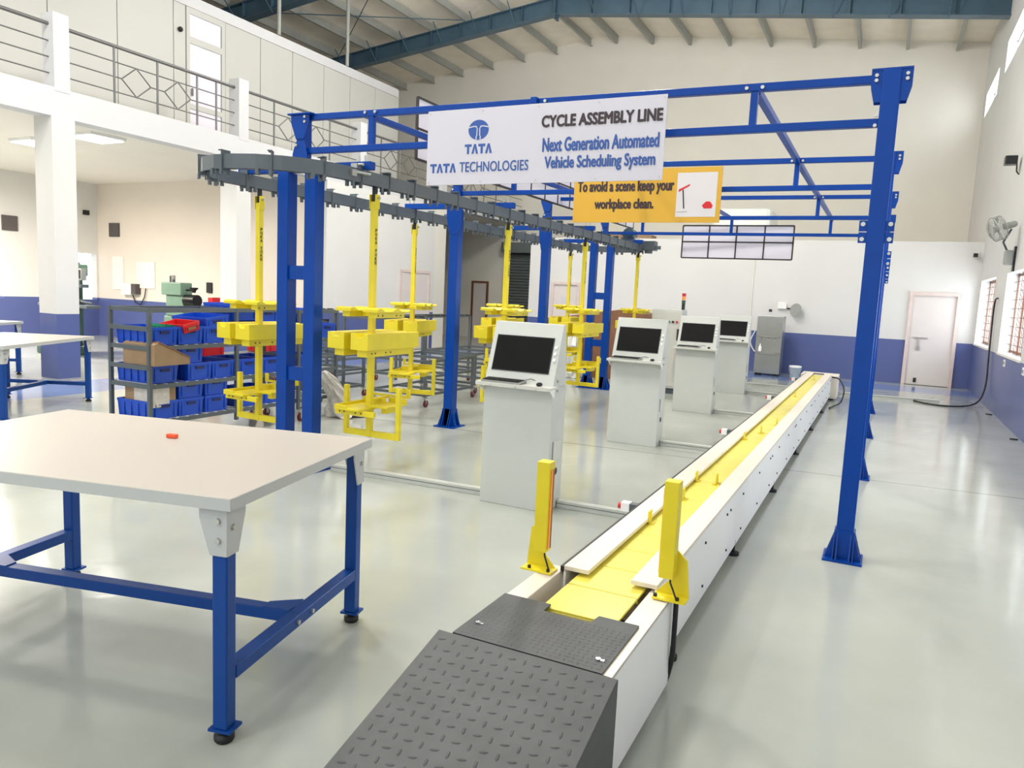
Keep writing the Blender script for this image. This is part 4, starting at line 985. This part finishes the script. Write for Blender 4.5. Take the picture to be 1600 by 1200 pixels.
MB().box(-17.6, -17.22, YE-.16, YE, 1.14, 1.42).build('box_body', 'white', cb); MB().box(-17.22, -17.05, YE-.16, YE, 1.16, 1.42).build('box_side', 'vent', cb); MB().box(-17.52, -17.42, YE-.18, YE-.16, 1.24, 1.36).build('dial', 'wall', cb)
MB().tube([(-17.3, YE-.05, 1.14), (-17.2, YE-.05, .95), (-17.0, YE-.05, .9), (-16.85, YE-.05, 1.1), (-16.8, YE-.05, 1.32)], .014, 6).build('cable', 'black', cb)
# milling machine behind the pillar
ml = thing('milling_machine', 'dark green milling machine standing right behind the white pillar', 'machine', (-14.6, 9.6, 0))
MB().box(-15.2, -14.3, 9.2, 9.7, 0, .16).box(-15.1, -14.5, 9.4, 9.75, .16, 1.6).build('column', 'mdgreen', ml, bevel=.03)
MB().box(-15.0, -14.12, 9.2, 9.6, 1.58, 1.8).build('ram', 'mgreen', ml, bevel=.02)
MB().box(-14.4, -14.05, 9.16, 9.4, 1.42, 1.84).cyl((-14.2, 9.28, 1.34), (-14.2, 9.28, 1.42), .1, n=16).build('head', 'mgreen', ml, bevel=.02)
MB().cyl((-14.26, 9.28, 1.84), (-14.26, 9.28, 2.08), .09, n=14).build('motor', 'blackg', ml); MB().cyl((-14.17, 9.28, 1.2), (-14.17, 9.28, 1.34), .05, .02, n=12).build('spindle', 'galv', ml)
MB().box(-14.95, -13.45, 9.1, 9.4, .97, 1.03).build('table', 'rack', ml, bevel=.01); MB().box(-14.15, -13.85, 9.15, 9.35, 1.03, 1.13).cyl((-13.85, 9.25, 1.09), (-13.5, 9.25, 1.07), .02, n=8).build('vice', 'rack', ml, bevel=.01)
MB().box(-15.0, -14.0, 9.15, 9.4, .42, .96).build('knee', 'mdgreen', ml, bevel=.03)
rd = MB().box(-13.98, -13.66, 9.15, 9.25, 1.5, 1.72).build('readout', 'grey', ml, bevel=.008); MB().box(-13.95, -13.69, 9.144, 9.15, 1.53, 1.69).build('readout_screen', 'blackg', rd)
MB().box(-13.96, -13.64, 9.12, 9.28, 1.36, 1.42).build('tool_tray', 'rack', ml); MB().bar((-13.98, 9.14, .93), (-13.86, 9.1, .74), .03, .03).cyl((-13.8, 9.1, .5), (-13.8, 9.14, .5), .06, n=10).build('hand_crank', 'white', ml)
# green shaping machine by the end wall
gm = thing('green_machine', 'pale green machine head with black handwheel behind the rack top', 'machine', (-13.60, 11.3, 0))
MB().box(-13.85, -13.30, 11.1, 11.4, 0, .82).build('pedestal', 'mgreen', gm, bevel=.03); MB().box(-13.78, -13.25, 11.1, 11.35, .82, 1.26).box(-13.86, -13.26, 11.05, 11.35, 1.26, 1.53).build('head', 'mgreen', gm, bevel=.02)
MB().cyl((-13.75, 11.2, 1.52), (-13.75, 11.2, 1.66), .018, n=8).cyl((-13.65, 11.2, 1.52), (-13.65, 11.2, 1.59), .03, n=8).build('levers', 'rack', gm)
MB().cyl((-13.02, 11.2, 1.38), (-13.26, 11.2, 1.38), .02, n=8).lathe([(.04, 0), (.04, .04), (.09, .09), (.09, .11)], (-13.04, 11.2, 1.33)).build('handwheel', 'blackg', gm); MB().cyl((-13.25, 11.2, 1.16), (-12.94, 11.2, 1.16), .13, n=18).build('motor', 'blackg', gm)
rv = thing('red_vice', 'small red vice with a bar handle behind the rack top', 'vice', (-12.45, 11.2, 0))
MB().box(-12.60, -12.30, 11.0, 11.4, 0, 1.0).build('pedestal', 'rack', rv); MB().box(-12.52, -12.38, 11.1, 11.3, 1.0, 1.26).build('jaw', 'red', rv, bevel=.01); MB().cyl((-12.70, 11.2, 1.12), (-12.20, 11.2, 1.12), .02, n=8).build('bar_handle', 'red', rv)

# ---------------------------------------------------------------- far end things
cab = thing('control_cabinet', 'tall grey control cabinet with push buttons between second and third kiosk', 'cabinet', (-3.42, 13.1, 0))
MB().box(-3.68, -3.14, 13.0, 13.35, .1, 1.485).build('cabinet_body', 'kiosk', cab, bevel=.006); MB().box(-3.66, -3.16, 12.99, 13.0, .14, 1.46).build('cabinet_door', 'bezel', cab, bevel=.003)
for i, m_ in enumerate(('black', 'green', 'green', 'black', 'red')): MB().cyl((-3.5+i*.07, 12.99, 1.27), (-3.5+i*.07, 12.965, 1.27), .02, n=12).build('push_button', m_, cab)
MB().box(-3.21, -3.17, 12.975, 12.99, .95, 1.15).build('cabinet_handle', 'black', cab); MB().box(-3.66, -3.16, 13.05, 13.3, 0, .1).build('plinth', 'rack', cab)
sl_ = MB().cyl((-3.17, 13.15, 1.485), (-3.17, 13.15, 1.6), .03, n=12).build('stack_light_base', 'blackg', cab)
for i, m_ in enumerate(('mdgreen', 'amber', 'red')): MB().cyl((-3.17, 13.15, 1.6+i*.06), (-3.17, 13.15, 1.655+i*.06), .034, n=14).build('lamp_lens', m_, sl_)
tc = thing('terminal_box', 'open terminal box with red and black cables behind the third kiosk', 'terminal box', (-2.9, 11.9, 0))
MB().box(-3.05, -2.75, 12.2, 12.35, .3, .85).build('box_body', 'kiosk', tc); mb = MB()
for i in range(5): mb.tube([(-2.98+i*.05, 12.19, .78), (-2.97+i*.05, 12.1, .5), (-2.9+i*.03, 12.1, .25), (-2.9+i*.05, 12.15, .014)], .012, 6)
mb.build('cables', 'black', tc); MB().box(-3.0, -2.8, 12.17, 12.2, .7, .8).build('terminals', 'red', tc); MB().box(-3.0, -2.8, 12.22, 12.33, 0, .3).build('stand', 'kiosk', tc)
bb = thing('cardboard_carton', 'large dark brown carton behind the second kiosk and yellow carrier', 'carton', (-5.2, 14.6, 0))
MB().prism([(-6.0, .0), (-4.2, .0), (-4.2, 1.35), (-4.5, 1.45), (-6.0, 1.2)], 'y', 14.4, 15.0).build('carton_body', 'cartond', bb, bevel=.006)
pb = crumple(-5.6, 14.1, [(.06, 1.15, 0), (.13, 1.0, .03), (.1, .85, 0), (.16, .65, -.02), (.12, .5, .02), (.18, .3, 0), (.2, .1, 0), (.2, .004, 0)], 1.1)
tag(pb.build('plastic_bag', 'wrapwhite'), 'white plastic wrapping bunched beside the dark brown carton', 'plastic bag')
wc = thing('water_cooler', 'stainless steel water cooler against the blue dado of the far partition', 'water cooler', (-2.36, 18.4, 0))
MB().box(-2.63, -2.06, 18.2, 18.7, .05, 1.39).build('cooler_body', 'steel', wc, bevel=.006); MB().box(-2.61, -2.08, 18.19, 18.2, .95, 1.37).build('upper_panel', 'steel', wc)
MB().box(-2.6, -2.09, 18.17, 18.2, .5, .56).box(-2.6, -2.09, 18.17, 18.2, .90, .93).build('drip_tray', 'chrome', wc)
for x in (-2.5, -2.36, -2.2): MB().cyl((x, 18.2, .87), (x, 18.13, .85), .015, n=8).build('tap', 'chrome', wc)
MB().box(-2.6, -2.5, 18.25, 18.65, 0, .05).box(-2.2, -2.1, 18.25, 18.65, 0, .05).build('feet', 'black', wc)
tag(MB().lathe([(.035, 0), (.035, .1), (.012, .14), (.012, .18)], (-2.52, 18.175, .561)).build('soap_bottle', 'white'), 'white pump bottle on the water cooler tray', 'bottle')
bk = thing('bucket', 'pale grey lidded bucket on the floor right of the water cooler', 'bucket', (-1.72, 18.3, 0))
MB().lathe([(.1, 0), (.13, .24)], (-1.72, 18.3, 0), 24).build('bucket_body', 'bucket', bk); MB().lathe([(.138, .24), (.138, .275), (.12, .28)], (-1.72, 18.3, 0), 24).build('lid', 'white', bk)
MB().tube([(-1.86, 18.3, .22), (-1.83, 18.17, .13), (-1.72, 18.13, .1), (-1.61, 18.17, .13), (-1.58, 18.3, .22)], .004, 6).build('bucket_handle', 'galv', bk)
ds_ = thing('wall_dish', 'grey round dish on a wall arm right above the water cooler', 'dish', (-1.9, YP, 1.55))
MB().cyl((-1.9, YP-.14, 1.56), (-1.88, YP-.1, 1.55), .15, .1, n=20).build('dish', 'grey', ds_); MB().bar((-2.1, YP, 1.58), (-1.9, YP-.12, 1.56), .03, .03).build('wall_arm', 'black', ds_)
wf = tag(MB().box(-2.32, -2.12, YP-.08, YP, 1.56, 1.72).build('water_filter', 'white', bevel=.01), 'small white filter unit on the partition above the water cooler', 'filter')
tag(MB().box(-2.52, -2.45, YP-.02, YP, 1.48, 1.54).build('socket_outlet', 'black'), 'small black socket on the partition above the water cooler', 'socket')
tag(MB().tube([(-2.95, YP-.02, 3.15), (-2.95, YP-.02, 1.1), (-2.95, YP-.02, .9)], .014, 6).build('conduit_pipe', 'wall'), 'thin vertical conduit on the partition left of the water cooler', 'pipe')
tag(MB().tube(smooth([(-2.8, 19.14, 1.0), (-2.85, 18.85, .75), (-2.75, 18.75, .55), (-2.66, 18.7, .5)]), .012, 6).build('water_hose', 'white'), 'white hose bending into the left side of the water cooler', 'hose')
sc_ = thing('security_camera', 'small black and white security camera high right of the far door', 'camera', (1.66, YP-.1, 2.9))
MB().box(1.6, 1.68, YP-.16, YP-.06, 2.87, 2.95).build('camera_body', 'blackg', sc_); MB().bar((1.66, YP-.1, 2.93), (1.72, YP, 2.97), .02, .02).build('camera_arm', 'white', sc_)
# ledge things above the store
for i, (x0, x1, z1, lab) in enumerate(((-7.7, -7.3, 3.42, 'tan carton on the partition ledge, left of the three'), (-7.25, -6.65, 3.4, 'long tan carton on the partition ledge by the drive motor'), (-6.35, -5.8, 3.36, 'flat tan carton on the partition ledge, right of the motor'))):
    tag(MB().box(x0, x1, 19.9, 20.4, 3.2, z1).build('cardboard_carton', 'carton', bevel=.006), lab, 'carton', 'cartons on the partition ledge')
tag(MB().box(-4.2, -2.75, 19.8, 21.2, 3.202, 4.05).build('wrapped_crate', 'wrapwhite', bevel=.12), 'large crate under white plastic sheet on the partition ledge', 'crate')

# ---------------------------------------------------------------- right wall items
fn = thing('wall_fan', 'grey caged fan mounted on the right wall', 'fan', (XR, 14.5, 2.75))
hc = Vector((1.545, 14.3, 3.04)); ax = Vector((-.9, -.24, -.33)).normalized(); e1 = ax.cross(Vector((0, 0, 1))).normalized(); e2 = ax.cross(e1)
R_ = .19; cg = MB()
def ringpts(o, r, n=36): return [hc+ax*o+e1*(r*math.cos(2*PI*i/n))+e2*(r*math.sin(2*PI*i/n)) for i in range(n)]
for o, r, th in ((.0, R_, .012), (.12, R_, .012), (.17, R_*.66, .004), (.19, R_*.33, .004), (-.03, R_*.66, .004)): cg.tube(ringpts(o, r, 30), th*.7, 6, True)
for i in range(36):
    a = 2*PI*i/36; d = e1*math.cos(a)+e2*math.sin(a)
    cg.tube([hc+d*R_, hc+ax*.12+d*R_, hc+ax*.17+d*R_*.66, hc+ax*.195+d*.05], .0025, 4); 
    if i % 2 == 0: cg.tube([hc+d*R_, hc-ax*.04+d*.07], .0025, 4)
cage = cg.build('fan_cage', 'steel', fn)
bl = MB()
for i in range(3):
    a = 2*PI*i/3+.3; d = e1*math.cos(a)+e2*math.sin(a); q = ax.cross(d)
    bl.add([hc+ax*.07+d*.05-q*.03, hc+ax*.05+d*.17-q*.06, hc+ax*.09+d*.17+q*.04, hc+ax*.08+d*.05+q*.03, hc+ax*.074+d*.05-q*.03, hc+ax*.054+d*.17-q*.06, hc+ax*.094+d*.17+q*.04, hc+ax*.084+d*.05+q*.03], [(0,1,2,3),(7,6,5,4),(0,4,5,1),(1,5,6,2),(2,6,7,3),(3,7,4,0)])
bl.cyl(hc+ax*.05, hc+ax*.11, .05, n=16); bl.build('fan_blades', 'grey', fn)
MB().cyl(hc-ax*.03, hc-ax*.18, .055, .05, n=20).sphere(tuple(hc-ax*.18), .05, 16).build('fan_motor', 'grey', fn)
MB().tube([hc-ax*.15-Vector((0, 0, .07)), (1.60, 14.42, 2.82), (1.68, 14.5, 2.68)], .016, 8).build('fan_arm', 'rack', fn)
MB().box(1.64, XR-.03, 14.42, 14.58, 2.46, 2.70).build('switch_box', 'grey', fn, bevel=.03); MB().box(XR-.03, XR, 14.44, 14.56, 2.36, 2.76).build('wall_bracket', 'blackg', fn)
ss = thing('wall_light', 'black lamp on a bracket high on the right wall above the fan', 'wall light', (XR, 15.2, 4.1))
MB().box(1.56, 1.74, 15.1, 15.3, 4.16, 4.3).build('lamp_head', 'blackg', ss, bevel=.01); MB().tube([(1.74, 15.2, 4.2), (1.75, 15.2, 4.05), (1.79, 15.2, 4.0)], .012, 6).build('lamp_bracket', 'blackg', ss)
for i, (y, lab) in enumerate(((14.2, 'white socket on the right wall dado below the windows, farther one'), (12.35, 'white socket on the right wall dado at the right edge'))):
    t = thing('socket_outlet', lab, 'socket', (XR, y, .89)); MB().box(XR-.012, XR, y-.09, y+.09, .84, .95).build('face_plate', 'white', t, bevel=.003)
    MB().box(XR-.016, XR-.012, y-.05, y-.02, .87, .92).box(XR-.016, XR-.012, y+.02, y+.05, .87, .92).build('rockers', 'grey', t)
cbp = [(1.77, 15.75, 1.95), (1.76, 15.95, 1.9), (1.77, 16.1, 1.6), (1.76, 15.9, .9), (1.74, 15.7, .35), (1.6, 15.55, .06), (1.2, 15.2, .016), (.8, 15.3, .016), (.6, 15.75, .016), (.75, 15.85, .016)]
tag(MB().tube(smooth(cbp), .014, 8).build('cable', 'black'), 'black cable hanging between the right windows and curling onto the floor', 'cable')
for y in (11.9, 14.6): tag(MB().cyl((1.72, y, 0), (1.72, y, .012), .05, n=14).build('floor_cap', 'black'), 'small dark cap on the floor at the right wall, ' + ('nearer one' if y < 13 else 'farther one'), 'cap')
